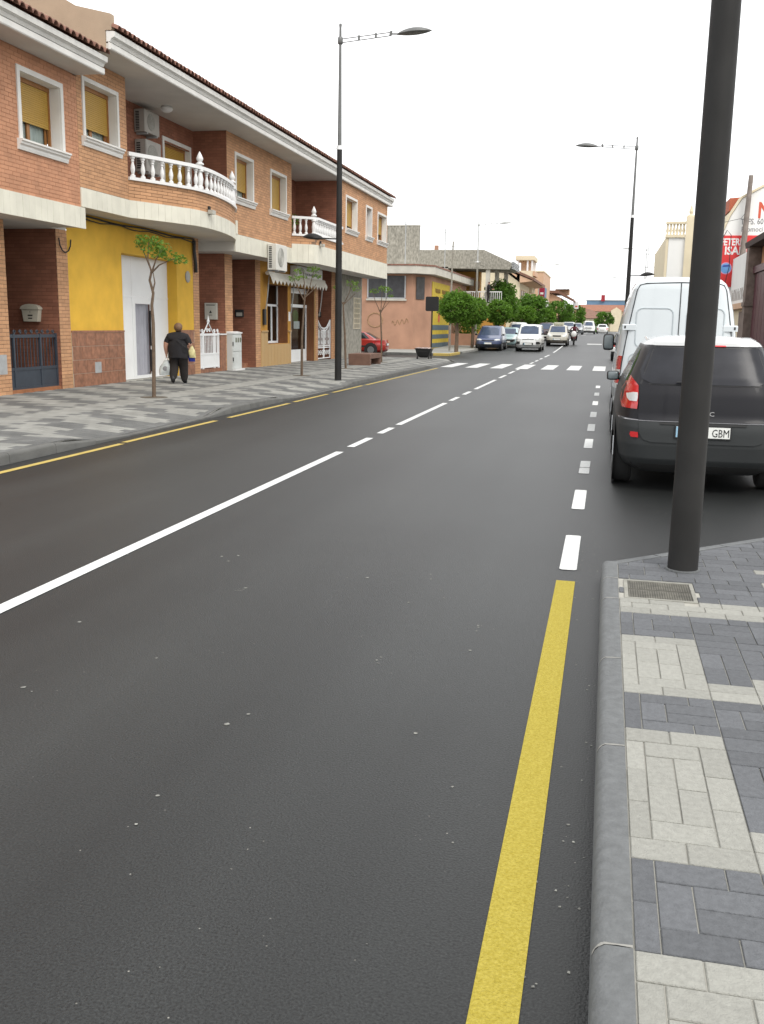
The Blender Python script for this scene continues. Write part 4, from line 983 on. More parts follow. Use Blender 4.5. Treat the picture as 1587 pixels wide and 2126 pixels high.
# ================================================================ TREES
def sapling(label, loc, trunk, brs, tufts, seed):
    rng = random.Random(seed); t = thing('sapling', label, 'tree', loc, 0, 'young street trees on the opposite pavement')
    m = MB(); m.tube(trunk, [.042 - .02 * i / (len(trunk) - 1) for i in range(len(trunk))], 8)
    for b in brs: m.tube(b, [.02 - .012 * i / (len(b) - 1) for i in range(len(b))], 6)
    m.build('trunk', BARK, t, smooth=60)
    m = MB()
    for x, y, z, r, n in tufts: leaves(m, (x, y, z), (r, r, r * .5), int(n * .8), .042, rng)
    m.build('crown', LEAF1, t); m = MB(); m.tube([(0, 0, .0), (0, 0, .006)], .28, 12); m.build('earth_pit', M('earth', (.10, .085, .065), .95, .3, 12), t); return t
T1 = [(0, 0, 0), (.02, 0, .8), (.03, 0, 1.5), (.01, 0, 1.85), (.05, 0, 2.1), (-.02, 0, 2.35), (.03, 0, 2.55)]
sapling('leafy young street tree with crooked trunk before the white garage door', (-9.03, 18.43, .13), T1, [[(.03, 0, 2.1), (.09, 0, 2.3), (.06, 0, 2.5)], [(.03, 0, 2.5), (-.05, 0, 2.75), (-.04, .05, 3.1)], [(.03, 0, 2.5), (.2, .0, 2.65), (.5, .05, 2.78)], [(.03, 0, 2.5), (.15, -.05, 2.75), (.3, -.05, 2.95)], [(0, 0, 2.6), (-.2, .1, 2.95)]],
        [(-.12, 0, 3.05, .22, 130), (.05, .05, 3.12, .22, 130), (.12, 0, 2.9, .24, 130), (.38, 0, 2.85, .22, 110), (.6, .05, 2.76, .2, 90), (.25, 0, 3.0, .2, 80), (-.2, .05, 3.2, .12, 40)], 1)
T2 = [(0, 0, 0), (.01, 0, 1.2), (.06, 0, 1.9), (.1, 0, 2.35)]
sapling('thin young street tree with sparse leaves in front of the shop door', (-8.87, 27.96, .13), T2, [[(.08, 0, 2.2), (-.15, 0, 2.6), (-.3, .0, 2.95)], [(.08, 0, 2.2), (.05, .1, 2.7), (0, .1, 3.1)], [(.1, 0, 2.3), (.25, 0, 2.6), (.36, 0, 3.05)], [(.1, 0, 2.3), (.3, .1, 2.5), (.42, .1, 2.7)]],
        [(-.25, 0, 2.85, .2, 70), (-.1, .05, 3.05, .18, 55), (.36, 0, 3.1, .2, 75), (.45, .05, 2.9, .15, 40), (.05, 0, 2.9, .15, 30)], 2)
T3 = [(0, 0, 0), (-.04, 0, 1.2), (-.1, 0, 2.0), (-.1, 0, 2.3)]
sapling('thin young street tree right behind the opposite lamp post', (-8.94, 33.3, .13), T3, [[(-.1, 0, 2.2), (.1, 0, 2.6), (.2, 0, 2.95)], [(-.1, 0, 2.2), (-.3, 0, 2.5), (-.35, 0, 2.8)], [(-.1, 0, 2.2), (.3, .1, 2.6)]],
        [(.22, 0, 2.95, .25, 90), (.35, .05, 2.75, .18, 50), (-.35, 0, 2.8, .15, 40)], 3)
T4 = [(0, 0, 0), (-.01, 0, 1.0), (-.06, 0, 1.9), (-.08, 0, 2.15)]
sapling('thin young street tree beside the brown block bench', (-9.12, 39.7, .13), T4, [[(-.06, 0, 2.0), (-.3, 0, 2.5), (-.42, 0, 2.85)], [(-.06, 0, 2.0), (-.05, .1, 2.6), (0, 0, 3.0)], [(-.06, 0, 2.0), (.15, 0, 2.5), (.2, 0, 2.9)], [(-.06, 0, 2.05), (.3, .1, 2.5)]],
        [(-.35, 0, 2.9, .22, 70), (0, .05, 3.0, .28, 120), (.2, 0, 2.95, .24, 90), (.35, 0, 2.7, .15, 40)], 4)
def tree(label, loc, cr, tr, seed, mat, n=1500, leaf=.10, lumps=None, name='street_tree', rag=.06):
    """clipped or free crown made of leaf clumps over a trunk with limbs; cr = (rx, ry, rz, zc)"""
    rng = random.Random(seed); rx_, ry_, rz_, zc = cr
    t = thing(name, label, 'tree', loc, 0, 'leafy trees lining the road beyond the crossing')
    m = MB(); m.tube([(0, 0, -.05), (.02, .02, zc * .4), (-.02, 0, zc - rz_ * .5), (0, 0, zc)], [tr, tr * .8, tr * .6, tr * .2], 8)
    for k in range(6):
        a = 2 * PI * k / 6 + rng.random(); m.tube([(0, 0, zc - rz_ * .75), (rx_ * .35 * math.cos(a), ry_ * .35 * math.sin(a), zc - rz_ * .3), (rx_ * .75 * math.cos(a), ry_ * .75 * math.sin(a), zc + rz_ * .25)], [tr * .5, tr * .35, tr * .12], 5)
    m.build('trunk', BARK, t, smooth=60)
    m = MB(); n = int(n * 1.7); nc = int(n / 22)
    for _ in range(nc):
        while True:
            p = Vector((rng.gauss(0, 1), rng.gauss(0, 1), rng.gauss(0, 1)))
            if p.length > .1: break
        p.normalize(); rr = rng.uniform(.55, 1.0) ** .5 * (1 + rng.uniform(-rag, rag))
        c = (p.x * rx_ * rr * .9, p.y * ry_ * rr * .9, zc + p.z * rz_ * rr * .9); k = rng.uniform(.16, .3) * min(rx_, rz_)
        leaves(m, c, (k, k, k * .8), 22, leaf, rng)
    m.build('crown', mat, t); return t
tree('dense round clipped tree beside the yellow painted door', (-8.75, 58, .13), (1.2, 1.2, 1.0, 2.62), .13, 11, LEAF2, 4200, .085)
tree('second round clipped tree behind the grey lamp post', (-9.15, 68, .2), (1.15, 1.15, 1.0, 2.5), .12, 12, LEAF2, 2600, .10)
tree('third round clipped tree just behind the blue minivan', (-7.75, 71.5, .22), (1.0, 1.0, .95, 2.45), .12, 13, LEAF2, 2400, .10)
tree('tall loose tree rising above the parked cars', (-8.5, 80, .3), (1.45, 1.4, 1.75, 3.3), .14, 14, LEAF3, 3400, .13, rag=.16)
tree('low bright tree beside the tall loose tree', (-7.5, 88, .35), (1.3, 1.3, .95, 2.35), .12, 15, LEAF2, 1800, .13, rag=.1)
tree('dark spreading tree in front of the cream house', (-7.3, 97, .42), (1.6, 1.5, 1.55, 2.9), .14, 16, LEAF3, 2400, .15, rag=.14)
tree('lower tree past the cream house on the parking row', (-6.4, 104, .5), (1.2, 1.2, .95, 2.1), .12, 17, LEAF2, 1300, .15, rag=.1)
tree('dark tree before the small house with the canopy roof', (-5.9, 122, .6), (1.8, 1.6, 1.5, 2.9), .14, 18, LEAF3, 1700, .17, rag=.1)
tree('small far tree under the distant lamp post', (-5.6, 140, .7), (1.3, 1.3, 1.1, 2.2), .13, 19, LEAF2, 900, .18)
tree('far tree in front of the brown hipped roof', (-5.4, 160, .8), (1.9, 1.6, 1.7, 2.9), .14, 20, LEAF3, 1100, .22)
tree('farthest single tree at the end of the road beside the hedge', (-.7, 190, .8), (1.9, 1.6, 1.4, 2.5), .14, 21, LEAF3, 1000, .24)
hd = MB(); rng = random.Random(5)
for k in range(70): leaves(hd, (-6.6 + 5.0 * rng.random(), 200 + rng.random(), .9 + 1.9 * rng.random()), (.4, .4, .35), 18, .25, rng)
tag(hd.build('hedge', LEAF2), 'long clipped hedge across the far end of the road', 'hedge')
hv = MB(); rng = random.Random(6)
for k in range(90): leaves(hv, (-11.2 + 1.5 * rng.random(), 72.9 + 4 * rng.random(), .9 + 2.0 * rng.random()), (.3, .3, .3), 22, .10, rng)
tag(hv.build('hedge', LEAF3), 'dark shaggy hedge over the low wall behind the blue minivan', 'hedge')
# ================================================================ VEHICLES
def paint(name, c, rough=.28, coat=.6): return M(name, c, rough, .03, 1.5, spec=.5, coat=coat)
class Veh:
    """stacked plan outlines: layers (z, half width, rear y, front y); panels are draped on the resulting surface"""
    def __init__(s, name, label, cat, loc, rz, layers, n=5.0, group=None):
        s.t = thing(name, label, cat, loc, rz, group); s.n = n; s.z = [q[0] for q in layers]; s.q = np.array([q[1:4] for q in layers], float)
    def lay(s, z): return [float(np.interp(z, s.z, s.q[:, i])) for i in range(3)]
    def P(s, kind, a, z, off=0.0):
        w, yr, yf = s.lay(z); yc, l = (yr + yf) / 2, (yf - yr) / 2; n = s.n
        if kind in ('front', 'rear'):
            k = (max(0, 1 - min(1, abs(a / w)) ** n)) ** (1 / n); sg = 1 if kind == 'front' else -1
            return (a, yc + sg * (l * k + off), z)
        sg = 1 if kind == 'right' else -1; k = (max(0, 1 - min(1, abs((a - yc) / l)) ** n)) ** (1 / n)
        return (sg * (w * k + off), a, z)
    def body(s, mats, nz=44, nu=64, split=None, split2=None):
        zs = sorted(set(list(np.linspace(s.z[0], s.z[-1], nz)) + s.z)); rows = []
        for z in zs:
            w, yr, yf = s.lay(z); yc, l = (yr + yf) / 2, (yf - yr) / 2; r = []
            for k in range(nu):
                t = 2 * PI * k / nu; c, d = math.cos(t), math.sin(t); e = 2 / s.n
                r.append((w * math.copysign(abs(c) ** e, c), yc + l * math.copysign(abs(d) ** e, d), z))
            rows.append(r)
        m = MB(); m.grid(rows, close=True)
        if split: m.m = [1 if (zs[i // nu] + zs[min(i // nu + 1, len(zs) - 1)]) / 2 < split else 0 for i in range(len(m.f))]
        if split2: m.m = [2 if zs[i // nu] >= split2 else q for i, q in enumerate(m.m)]
        m.add(rows[0], [tuple(range(nu))], 1 if split else 0); m.add(rows[-1], [tuple(range(nu))], 2 if split2 else 0)
        return m.build('body', mats, s.t, smooth=38)
    def patch(s, name, mat, kind, rows, off=.006, nx=8, sub=4, skirt=.03, parent=None):
        R_ = []
        for (a0, a1, z0), (b0, b1, z1) in zip(rows, rows[1:]):
            for i in range(sub):
                t = i / sub; R_.append((lerp(a0, b0, t), lerp(a1, b1, t), lerp(z0, z1, t)))
        R_.append(rows[-1]); g = [[s.P(kind, lerp(a, b, k / nx), z, off) for k in range(nx + 1)] for a, b, z in R_]
        m = MB(); m.grid(g)
        def back(r): return [s.P(kind, p[0] if kind in ('front', 'rear') else p[1], p[2], off - skirt) for p in r]
        m.grid([g[0], back(g[0])]); m.grid([g[-1], back(g[-1])]); L_ = [r[0] for r in g]; Q = [r[-1] for r in g]; m.grid([L_, back(L_)]); m.grid([Q, back(Q)])
        return m.build(name, mat, parent or s.t, smooth=45)
    def wheels(s, ya, yb, r, w, width=.2):
        for y in (ya, yb):
            for sg in (-1, 1):
                m = MB(); x = sg * (w - width / 2)
                m.lathe([(r * .62, -width / 2), (r * .93, -width / 2), (r, -width * .36), (r, width * .36), (r * .93, width / 2), (r * .62, width / 2)], (x, y, r), 20, axis='x'); wh = m.build('wheel', RUBBER, s.t, smooth=40)
                m = MB(); m.lathe([(r * .6, -.02), (r * .62, .0), (r * .5, .012), (r * .16, .018)], (sg * (w - .012), y, r), 14, axis='x'); m.build('rim', RIM, wh)
                m = MB(); m.lathe([(r + .06, 0), (r + .06, .004)], (sg * w * .995 + (-.004 if sg < 0 else 0), y, r + .02), 20, axis='x'); m.build('wheel_arch', BLK2, s.t)
    def mirror(s, y, z, w, mat, glass=True, size=(.16, .08, .1), facing=-1):
        def rbox(c, r, n=5.0):
            f = lambda v_, e: math.copysign(abs(v_) ** e, v_); e = 2 / n; rows = []
            for i in range(9):
                p = -PI / 2 + PI * i / 8
                rows.append([(c[0] + r[0] * f(math.cos(p), e) * f(math.cos(t), e), c[1] + r[1] * f(math.sin(p), e), c[2] + r[2] * f(math.cos(p), e) * f(math.sin(t), e)) for t in [2 * PI * k / 20 for k in range(20)]])
            return MB().grid(rows, close=True)
        for sg in (-1, 1):
            c = (sg * (w + size[0] * .75), y, z); m = rbox(c, (size[0] * .6, size[1], size[2] * .6)); m.tube([(sg * (w - .05), y, z - .05), c], .03, 6); q = m.build('mirror', mat, s.t, smooth=50)
            if glass:
                m = rbox((c[0], y + facing * size[1] * .6, z), (size[0] * .5, size[1] * .45, size[2] * .5)); m.build('mirror_glass', M('mirror_glass', (.16, .19, .20), .15, .1, 3, spec=.7) if 'mirror_glass' not in bpy.data.materials else bpy.data.materials['mirror_glass'], q, smooth=50)
    def plate(s, kind, z, body='', w=.26, xc=0, frame=True):
        y = s.P(kind, xc, z, .012)[1]; sg = -1 if kind == 'rear' else 1
        if frame: MB().box(xc - w - .012, xc + w + .012, y, y + sg * .012, z - .067, z + .067).build('plate_frame', BLACK, s.t)
        p = MB().box(xc - w, xc + w, y + sg * .0125, y + sg * .018, z - .055, z + .055).build('number_plate', PLATE, s.t)
        MB().box(xc - w if sg < 0 else xc + w - .045, xc - w + .045 if sg < 0 else xc + w, y + sg * .0181, y + sg * .0195, z - .054, z + .054).build('country_band', PLATEB, p)
        if body: text('lettering', body, .112, BLK2, p, (xc + .085, y + sg * .0195, z - .041), (PI / 2, 0, 0 if sg < 0 else PI), .001, sx=.74)
# ---- dark grey people carrier, parked nearest
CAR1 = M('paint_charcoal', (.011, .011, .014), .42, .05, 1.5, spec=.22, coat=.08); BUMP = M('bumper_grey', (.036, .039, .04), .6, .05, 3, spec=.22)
v = Veh('parked_people_carrier', 'dark grey people carrier with sky sheen painted on its roof parked behind the lamp post', 'car', (1.0, 10.25, 0), 0, [
    (.20, .70, .22, 4.10), (.27, .80, .10, 4.22), (.36, .845, .03, 4.28), (.50, .865, .0, 4.30), (.68, .868, .0, 4.29), (.745, .862, .02, 4.25), (.76, .858, .07, 4.22), (.90, .845, .085, 3.95), (1.02, .82, .105, 3.62), (1.10, .79, .135, 3.40),
    (1.19, .745, .17, 3.22), (1.35, .675, .25, 2.9), (1.46, .63, .315, 2.6), (1.515, .605, .35, 2.45), (1.55, .57, .36, 2.3), (1.585, .50, .42, 2.1), (1.605, .38, .6, 1.95), (1.615, .2, .9, 1.7)], 6.5)
ROOF_SHEEN = paint('paint_roof_sky_sheen', (.52, .53, .53), .2)  # sky reflection on the charcoal roof, put into a pale base colour
v.body([CAR1, BUMP, ROOF_SHEEN], split=.748, split2=1.5149)
v.patch('roof_sheen', ROOF_SHEEN, 'rear', [(-.606, .606, 1.512), (-.572, .572, 1.549), (-.504, .504, 1.584), (-.384, .384, 1.6045)], .008, 14, 3)  # pale patch paints the sky sheen on the rear of the roof
GL1 = M('rear_screen_glass', (.024, .025, .03), .25, .3, 2.5, spec=.22)
v.patch('rear_surround', BLACK, 'rear', [(-.74, .74, 1.115), (-.715, .715, 1.19), (-.652, .652, 1.35), (-.597, .597, 1.50)], .004, 14, 4)
v.patch('rear_screen', GL1, 'rear', [(-.52, .52, 1.125), (-.625, .625, 1.17), (-.64, .64, 1.25), (-.60, .60, 1.36), (-.56, .56, 1.46), (-.52, .52, 1.492)], .010, 16, 4, .012)
v.patch('tailgate', CAR1, 'rear', [(-.635, .635, .752), (-.64, .64, .95), (-.645, .645, 1.108)], .012, 16, 5, .02)
v.patch('tailgate_lower', BUMP, 'rear', [(-.50, .50, .535), (-.58, .58, .56), (-.62, .62, .62), (-.635, .635, .742)], .010, 16, 3, .02)
v.patch('plate_recess', BLK2, 'rear', [(-.42, .42, .722), (-.42, .42, .742)], .02, 8, 2, .02)
v.patch('chrome_line', M('trim_line', (.2, .2, .21), .3, .05, 3), 'rear', [(-.83, .83, .748), (-.83, .83, .757)], .014, 24, 1, .02)
for s in (-1, 1):
    def e(rows): return rows if s > 0 else [(-b, -a, z) for a, b, z in rows]
    tl = v.patch('tail_light', REDL, 'rear', e([(.655, .805, .862), (.65, .822, .92), (.65, .812, 1.03), (.652, .78, 1.10), (.715, .745, 1.17), (.735, .74, 1.20)]), .014, 6, 4, .03)
    v.patch('reversing_light', WHL, 'rear', e([(.662, .735, .94), (.655, .76, .965), (.655, .77, 1.01), (.66, .70, 1.03)]), .022, 4, 3, .012, parent=tl)
    v.patch('reflector', REDL, 'rear', e([(.63, .70, .575), (.63, .715, .60), (.635, .71, .63)]), .012, 4, 2, .015)
v.patch('brake_light', REDL, 'rear', [(-.14, .20, 1.508), (-.13, .19, 1.522)], .018, 6, 1, .02)
m = MB(); w0 = v.P('rear', -.28, 1.145, .03); w1 = v.P('rear', .02, 1.12, .035); m.tube([w0, ((w0[0] + w1[0]) / 2, w1[1], 1.15), w1], [.008, .012, .02], 6); m.build('rear_wiper', BLACK, v.t)
v.plate('rear', .655, 'GBM', .262, 0)
yy = v.P('rear', .05, .84, .016)[1]; text('badge_lettering', 'SCENIC', .062, M('badge_grey', (.4, .4, .4), .4, .05, 3), v.t, (-.155, yy, .815), (PI / 2, 0, 0), .003, sx=1.25)
yy = v.P('rear', 0, .7, 0)[1]; m = MB(); m.prism([(-.045, .93), (0, .99), (.045, .93), (0, .87)], v.P('rear', 0, .93, .012)[1] - .006, v.P('rear', 0, .93, .012)[1] + .01, 'y'); m.build('emblem', CHROME, v.t)
v.patch('diffuser', BLK2, 'rear', [(-.62, .62, .225), (-.7, .7, .30)], .012, 12, 2)
for s in ('left', 'right'):
    v.patch('side_window', DGLASS, s, [(.55, 2.9, 1.13), (.62, 2.75, 1.25), (.75, 2.5, 1.42), (.85, 2.35, 1.47)], .005, 14, 3, .012)
v.patch('windscreen', DGLASS, 'front', [(-.68, .68, 1.12), (-.63, .63, 1.3), (-.55, .55, 1.5)], .006, 10, 4, .012)
v.wheels(.80, 3.45, .315, .865, .205); v.mirror(2.75, 1.08, .80, BLACK, size=(.13, .07, .1))
m = MB(); m.tube([(-.56, .95, 1.56), (-.56, 1.4, 1.585), (-.55, 2.0, 1.58)], .014, 6); m.tube([(.56, .95, 1.56), (.56, 1.4, 1.585), (.55, 2.0, 1.58)], .014, 6); m.build('roof_rail', ROOF_SHEEN, v.t)
# ---- white high-roof van
VANW = paint('paint_van_white', (.60, .645, .665), .35)
v = Veh('parked_van', 'white high-roof panel van parked in front of the dark people carrier', 'van', (1.06, 15.5, 0), 0, [
    (.30, .80, .15, 4.85), (.42, .90, .05, 4.95), (.55, .925, .0, 5.0), (.80, .93, .0, 5.0), (.95, .925, .02, 4.95), (1.15, .915, .025, 4.75), (1.25, .905, .03, 4.3), (1.6, .87, .045, 3.9), (1.95, .805, .06, 3.5), (2.15, .755, .075, 3.3),
    (2.28, .715, .085, 3.1), (2.36, .67, .10, 2.95), (2.42, .60, .14, 2.8), (2.455, .50, .24, 2.6), (2.47, .35, .5, 2.3)], 11)
v.body([VANW])
GAP = M('panel_gap', (.05, .055, .06), .8, .1, 4)
def outline(name, kind, pts, wd, mat, off=.004, par=None):
    m = MB()
    rings = []
    for a, z in pts: rings.append(v.P(kind, a, z, off))
    m.tube(rings, wd, 5, cap=True); return m.build(name, mat, par or v.t)
def rr(x0, x1, z0, z1, r, n=4):
    out = []
    for cx, cz, a0 in ((x1 - r, z1 - r, 0), (x0 + r, z1 - r, 90), (x0 + r, z0 + r, 180), (x1 - r, z0 + r, 270)):
        for k in range(n + 1): a = math.radians(a0 + 90 * k / n); out.append((cx + r * math.cos(a), cz + r * math.sin(a)))
    return out + [out[0]]
# two door leaves, their gaps and pressed panels
dl_ = [(-.83, .62), (-.835, .95), (-.80, 1.3), (-.745, 1.7), (-.685, 2.05), (-.65, 2.25), (-.61, 2.33), (-.52, 2.355), (0, 2.37), (.52, 2.355), (.61, 2.33), (.65, 2.25), (.685, 2.05), (.745, 1.7), (.80, 1.3), (.835, .95), (.83, .62)]
outline('door_gap', 'rear', dl_, .011, GAP, .001); outline('door_gap', 'rear', [(-.01, .62 + .1 * i) for i in range(18)] + [(-.01, 2.36)], .009, GAP, .001)
for s in (-1, 1):
    L_ = [(.08, .66, 1.45, 1.985)]
    pts = [(s * (a if b > 1.5 else a), b) for a, b in rr(.10, .64, 1.40, 1.985, .09)]; PR = M('panel_press', (.42, .47, .49), .5, .04, 3) if s < 0 else bpy.data.materials['panel_press']
    outline('pressed_panel', 'rear', pts, .010, PR, .001)
    outline('pressed_panel', 'rear', [(s * a, b) for a, b in rr(.10, .72, .72, 1.3, .09)], .010, PR, .001)
    zc = 1.70
    hy = v.P('rear', s * .74, zc, .0)[1]; m = MB(); m.cbox(s * .735 - .11, s * .735 + .11, hy - .045, hy + .02, zc - .045, zc + .045, .012); m.build('door_hinge', VANW, v.t); MB().box(s * .80 - .012, s * .80 + .012, hy - .05, hy - .046, zc - .02, zc + .02).build('hinge_pin', BLK2, v.t)
    def e(rows): return rows if s > 0 else [(-b, -a, z) for a, b, z in rows]
    tl = v.patch('tail_light', REDL, 'rear', e([(.838, .925, .84), (.838, .925, 1.0)]), .012, 5, 3, .03); v.patch('lamp_band', WHL, 'rear', e([(.838, .922, 1.0), (.835, .92, 1.05)]), .012, 5, 2, .03)
    v.patch('tail_light', REDL, 'rear', e([(.835, .92, 1.05), (.825, .905, 1.2), (.815, .87, 1.26)]), .012, 5, 3, .03)
    v.patch('roof_seam', GAP, 'left' if s < 0 else 'right', [(.12, 3.2, 2.145), (.12, 3.2, 2.152)], .004, 12, 1, .01)
    v.patch('side_panel_line', PR, 'left' if s < 0 else 'right', [(.2, 3.0, 1.28), (.2, 3.0, 1.30)], .004, 12, 1, .01); v.patch('side_moulding', M('moulding_grey', (.25, .27, .28), .6, .05, 3) if s < 0 else bpy.data.materials['moulding_grey'], 'left' if s < 0 else 'right', [(.15, 4.2, .62), (.15, 4.2, .76)], .01, 14, 2, .02)
    v.patch('cab_window', DGLASS, 'left' if s < 0 else 'right', [(3.0, 4.05, 1.32), (3.0, 3.75, 1.65), (3.05, 3.5, 1.92)], .006, 8, 3, .02)
    v.patch('seam', GAP, 'left' if s < 0 else 'right', [(1.6, 1.61, .6), (1.6, 1.61, 2.1)], .003, 1, 8, .01)
v.patch('rear_bumper', M('bumper_dark', (.06, .065, .07), .6, .08, 4), 'rear', [(-.9, .9, .40), (-.92, .92, .60)], .05, 14, 2, .06)
v.patch('windscreen', DGLASS, 'front', [(-.8, .8, 1.28), (-.72, .72, 1.9)], .006, 8, 4, .02)
y0 = v.P('rear', -.3, 1.5, .004)[1]; m = MB(); m.tube([(-.62, v.P('rear', -.62, 1.15, .008)[1], 1.30), (-.52, v.P('rear', -.5, 1.1, .008)[1], 1.17), (-.62, v.P('rear', -.62, 1.0, .008)[1], 1.04), (-.72, v.P('rear', -.7, 1.1, .008)[1], 1.17), (-.62, v.P('rear', -.62, 1.15, .008)[1], 1.30)], .006, 5); m.build('diamond_sticker', GREYT, v.t)
yb = v.P('rear', -.86, .79, .012)[1]; text('lettering', 'U', .09, BLK2, v.t, (-.88, yb, .76), (PI / 2, 0, 0), .002)
v.wheels(1.0, 4.05, .34, .93, .22); v.mirror(3.75, 1.42, .90, BLACK, size=(.17, .06, .26))
# ---- cars further on: generic builder, origin at rear bumper, local +Y is forward
def car(name, label, cat, loc, rz, W, L, prof, pcol, lower=None, n=5.0, grp=None, r=.30, lights=(.62, .78, .50, .70), grille=(.40, .60, .68), plate=.42, box=False, windows=True, cladding=None, tails=(.7, .95), top=.70):
    """prof: (z_belt, z_roof, y_hood_tip_z, cowl y, roof front y, roof rear y, tail z, tail y)"""
    zb, zr, zh, yc, yrf, yrr, ytail = prof
    hw = W / 2
    lay = [(.20, hw * .86, .12, L - .14), (.30, hw * .96, .03, L - .05), (.45, hw * .99, 0, L), (.60, hw, 0, L), (zh - .1, hw * .995, .01, L - .03), (zh, hw * .985, .03, L - .14), (zb - .03, hw * .97, .06, yc + .12), (zb, hw * .955, ytail * .3 + .06, yc),
           (lerp(zb, zr, .45), hw * lerp(.955, top, .45), lerp(ytail * .3 + .06, yrr, .4), lerp(yc, yrf, .45)), (lerp(zb, zr, .85), hw * lerp(.955, top, .85), lerp(ytail * .3 + .06, yrr, .8), lerp(yc, yrf, .85)), (zr - .05, hw * top, yrr, yrf), (zr - .015, hw * (top - .12), yrr + .15, yrf - .2), (zr, hw * .3, yrr + .5, yrf - .6)]
    v = Veh(name, label, cat, loc, rz, lay, n, grp); P_ = pcol
    v.body([P_, lower or P_], 30, 48, split=(.46 if lower else None))
    a, b = zb + .03, zr - .09
    v.patch('windscreen', M('windscreen_blue', (.055, .075, .12), .2, .2, 3, spec=.3) if 'windscreen_blue' not in bpy.data.materials else bpy.data.materials['windscreen_blue'], 'front', [(-hw * .88, hw * .88, a), (-hw * (top + .02), hw * (top + .02), b)], .008, 10, 5, .03)
    v.patch('rear_window', DGLASS, 'rear', [(-hw * .82, hw * .82, a + .02), (-hw * .68, hw * .68, b)], .008, 10, 5, .03)
    for s in ('left', 'right'):
        y0, y1 = ytail * .3 + .45, yc - .35; ym = (y0 + y1) / 2
        for q0, q1 in ((y0, ym - .04), (ym + .04, y1)):
            f_ = (yc - yrf) * .75 if q1 == y1 else 0; g_ = max(0, (yrr - ytail * .3) * .4) if q0 == y0 else 0
            v.patch('side_window', DGLASS, s, [(q0, q1, a + .02), (q0 + g_, q1 - f_, b)], .006, 6, 4, .02)
        v.patch('side_moulding', BLK2, s, [(.9, L - 1.1, .46), (.9, L - 1.1, .54)], .01, 6, 1, .02)
    z0, z1, x0, x1 = lights
    for s in (-1, 1):
        def e(rows): return rows if s > 0 else [(-q, -p, z) for p, q, z in rows]
        v.patch('headlight', HEADL, 'front', e([(hw * x0, hw * .9, z0), (hw * (x0 - .04), hw * .95, (z0 + z1) / 2), (hw * x1, hw * .93, z1)]), .012, 5, 3, .04)
        v.patch('tail_light', REDL, 'rear', e([(hw * .72, hw * .95, tails[0]), (hw * .76, hw * .95, tails[1])]), .012, 4, 3, .04)
        if cladding: v.patch('fog_panel', BLK2, 'front', e([(hw * .62, hw * .93, cladding[0]), (hw * .62, hw * .95, cladding[1])]), .02, 4, 2, .04)
    gz0, gz1, gw = grille
    v.patch('grille', BLK2, 'front', [(-hw * gw, hw * gw, gz0), (-hw * (gw + .04), hw * (gw + .04), gz1)], .012, 8, 2, .04)
    v.plate('front', plate, '', .26, 0); v.plate('rear', .6, '', .26, 0)
    v.wheels(.75, L - .85, r, hw * .99, .19); v.mirror(yc - .3, zb + .05, hw * .93, P_ if not lower else BLK2, False, (.13, .07, .1))
    v.hw = hw; return v
ESP = paint('paint_blue_metal', (.06, .08, .16), .3); PW = paint('paint_white', (.72, .73, .72), .3); SIL = paint('paint_silver', (.42, .44, .45), .3); TEAL = paint('paint_pale_teal', (.38, .52, .54), .3); MAR = paint('paint_maroon', (.03, .008, .010), .4, .2); BEI = paint('paint_beige', (.52, .50, .43), .3); RED = paint('paint_red', (.33, .02, .012), .3); DKB = M('bumper_blueblack', (.02, .022, .03), .5, .05, 3)
v = car('parked_minivan', 'blue minivan with dark bumper parked first beyond the crossing', 'car', (-7.85, 70.7, zg(68) - .02), PI, 1.80, 4.5, (1.02, 1.69, .82, 3.75, 2.6, .35, .1), ESP, DKB, lights=(.70, .80, .50, .62), grille=(.66, .71, .45), plate=.50, n=6.0, top=.76, grp='cars parked along the left side')
yy = v.P('front', 0, .86, .012)[1]; MB().prism([(-.05, .83), (0, .90), (.05, .83), (0, .76)], yy, yy + .01, 'y').build('emblem', CHROME, v.t)
car('parked_hatchback', 'pale teal hatchback half hidden behind the blue minivan', 'car', (-7.25, 76.8, zg(74)), PI, 1.68, 3.9, (.95, 1.48, .75, 2.9, 2.1, .4, .15), TEAL, None, grp='cars parked along the left side')
car('parked_white_car', 'white car with raised roof parked behind the teal hatchback', 'car', (-7.15, 83.0, zg(80)), PI, 1.75, 4.2, (1.02, 1.78, .85, 3.2, 2.4, .2, .05), PW, None, grp='cars parked along the left side')
v = car('leisure_van', 'white leisure van driving towards the crossing with grey bumper', 'van', (-5.17, 70.5, zg(67)), PI, 1.74, 4.15, (1.12, 1.80, .93, 3.15, 2.5, .15, .02), PW, M('bumper_lightgrey', (.30, .31, .31), .6, .06, 3), lights=(.74, .92, .58, .70), grille=(.79, .83, .42), plate=.50, cladding=(.48, .66), n=7.0, top=.80, grp='vehicles driving on the road')
yy = v.P('front', 0, .86, .012)[1]; m = MB()
for q in (0, .05): m.tube([(-.05, yy, .83 + q), (0, yy, .87 + q), (.05, yy, .83 + q)], .01, 4)
m.build('emblem', CHROME, v.t); v.patch('bumper_grille', BLK2, 'front', [(-.34, .34, .44), (-.34, .34, .58)], .010, 6, 2, .04)
car('parked_maroon_car', 'dark maroon car parked between the white van and the beige car', 'car', (-5.6, 95.0, zg(92)), PI, 1.72, 4.1, (1.0, 1.62, .8, 3.0, 2.2, .3, .1), MAR, None, grp='cars parked along the left side')
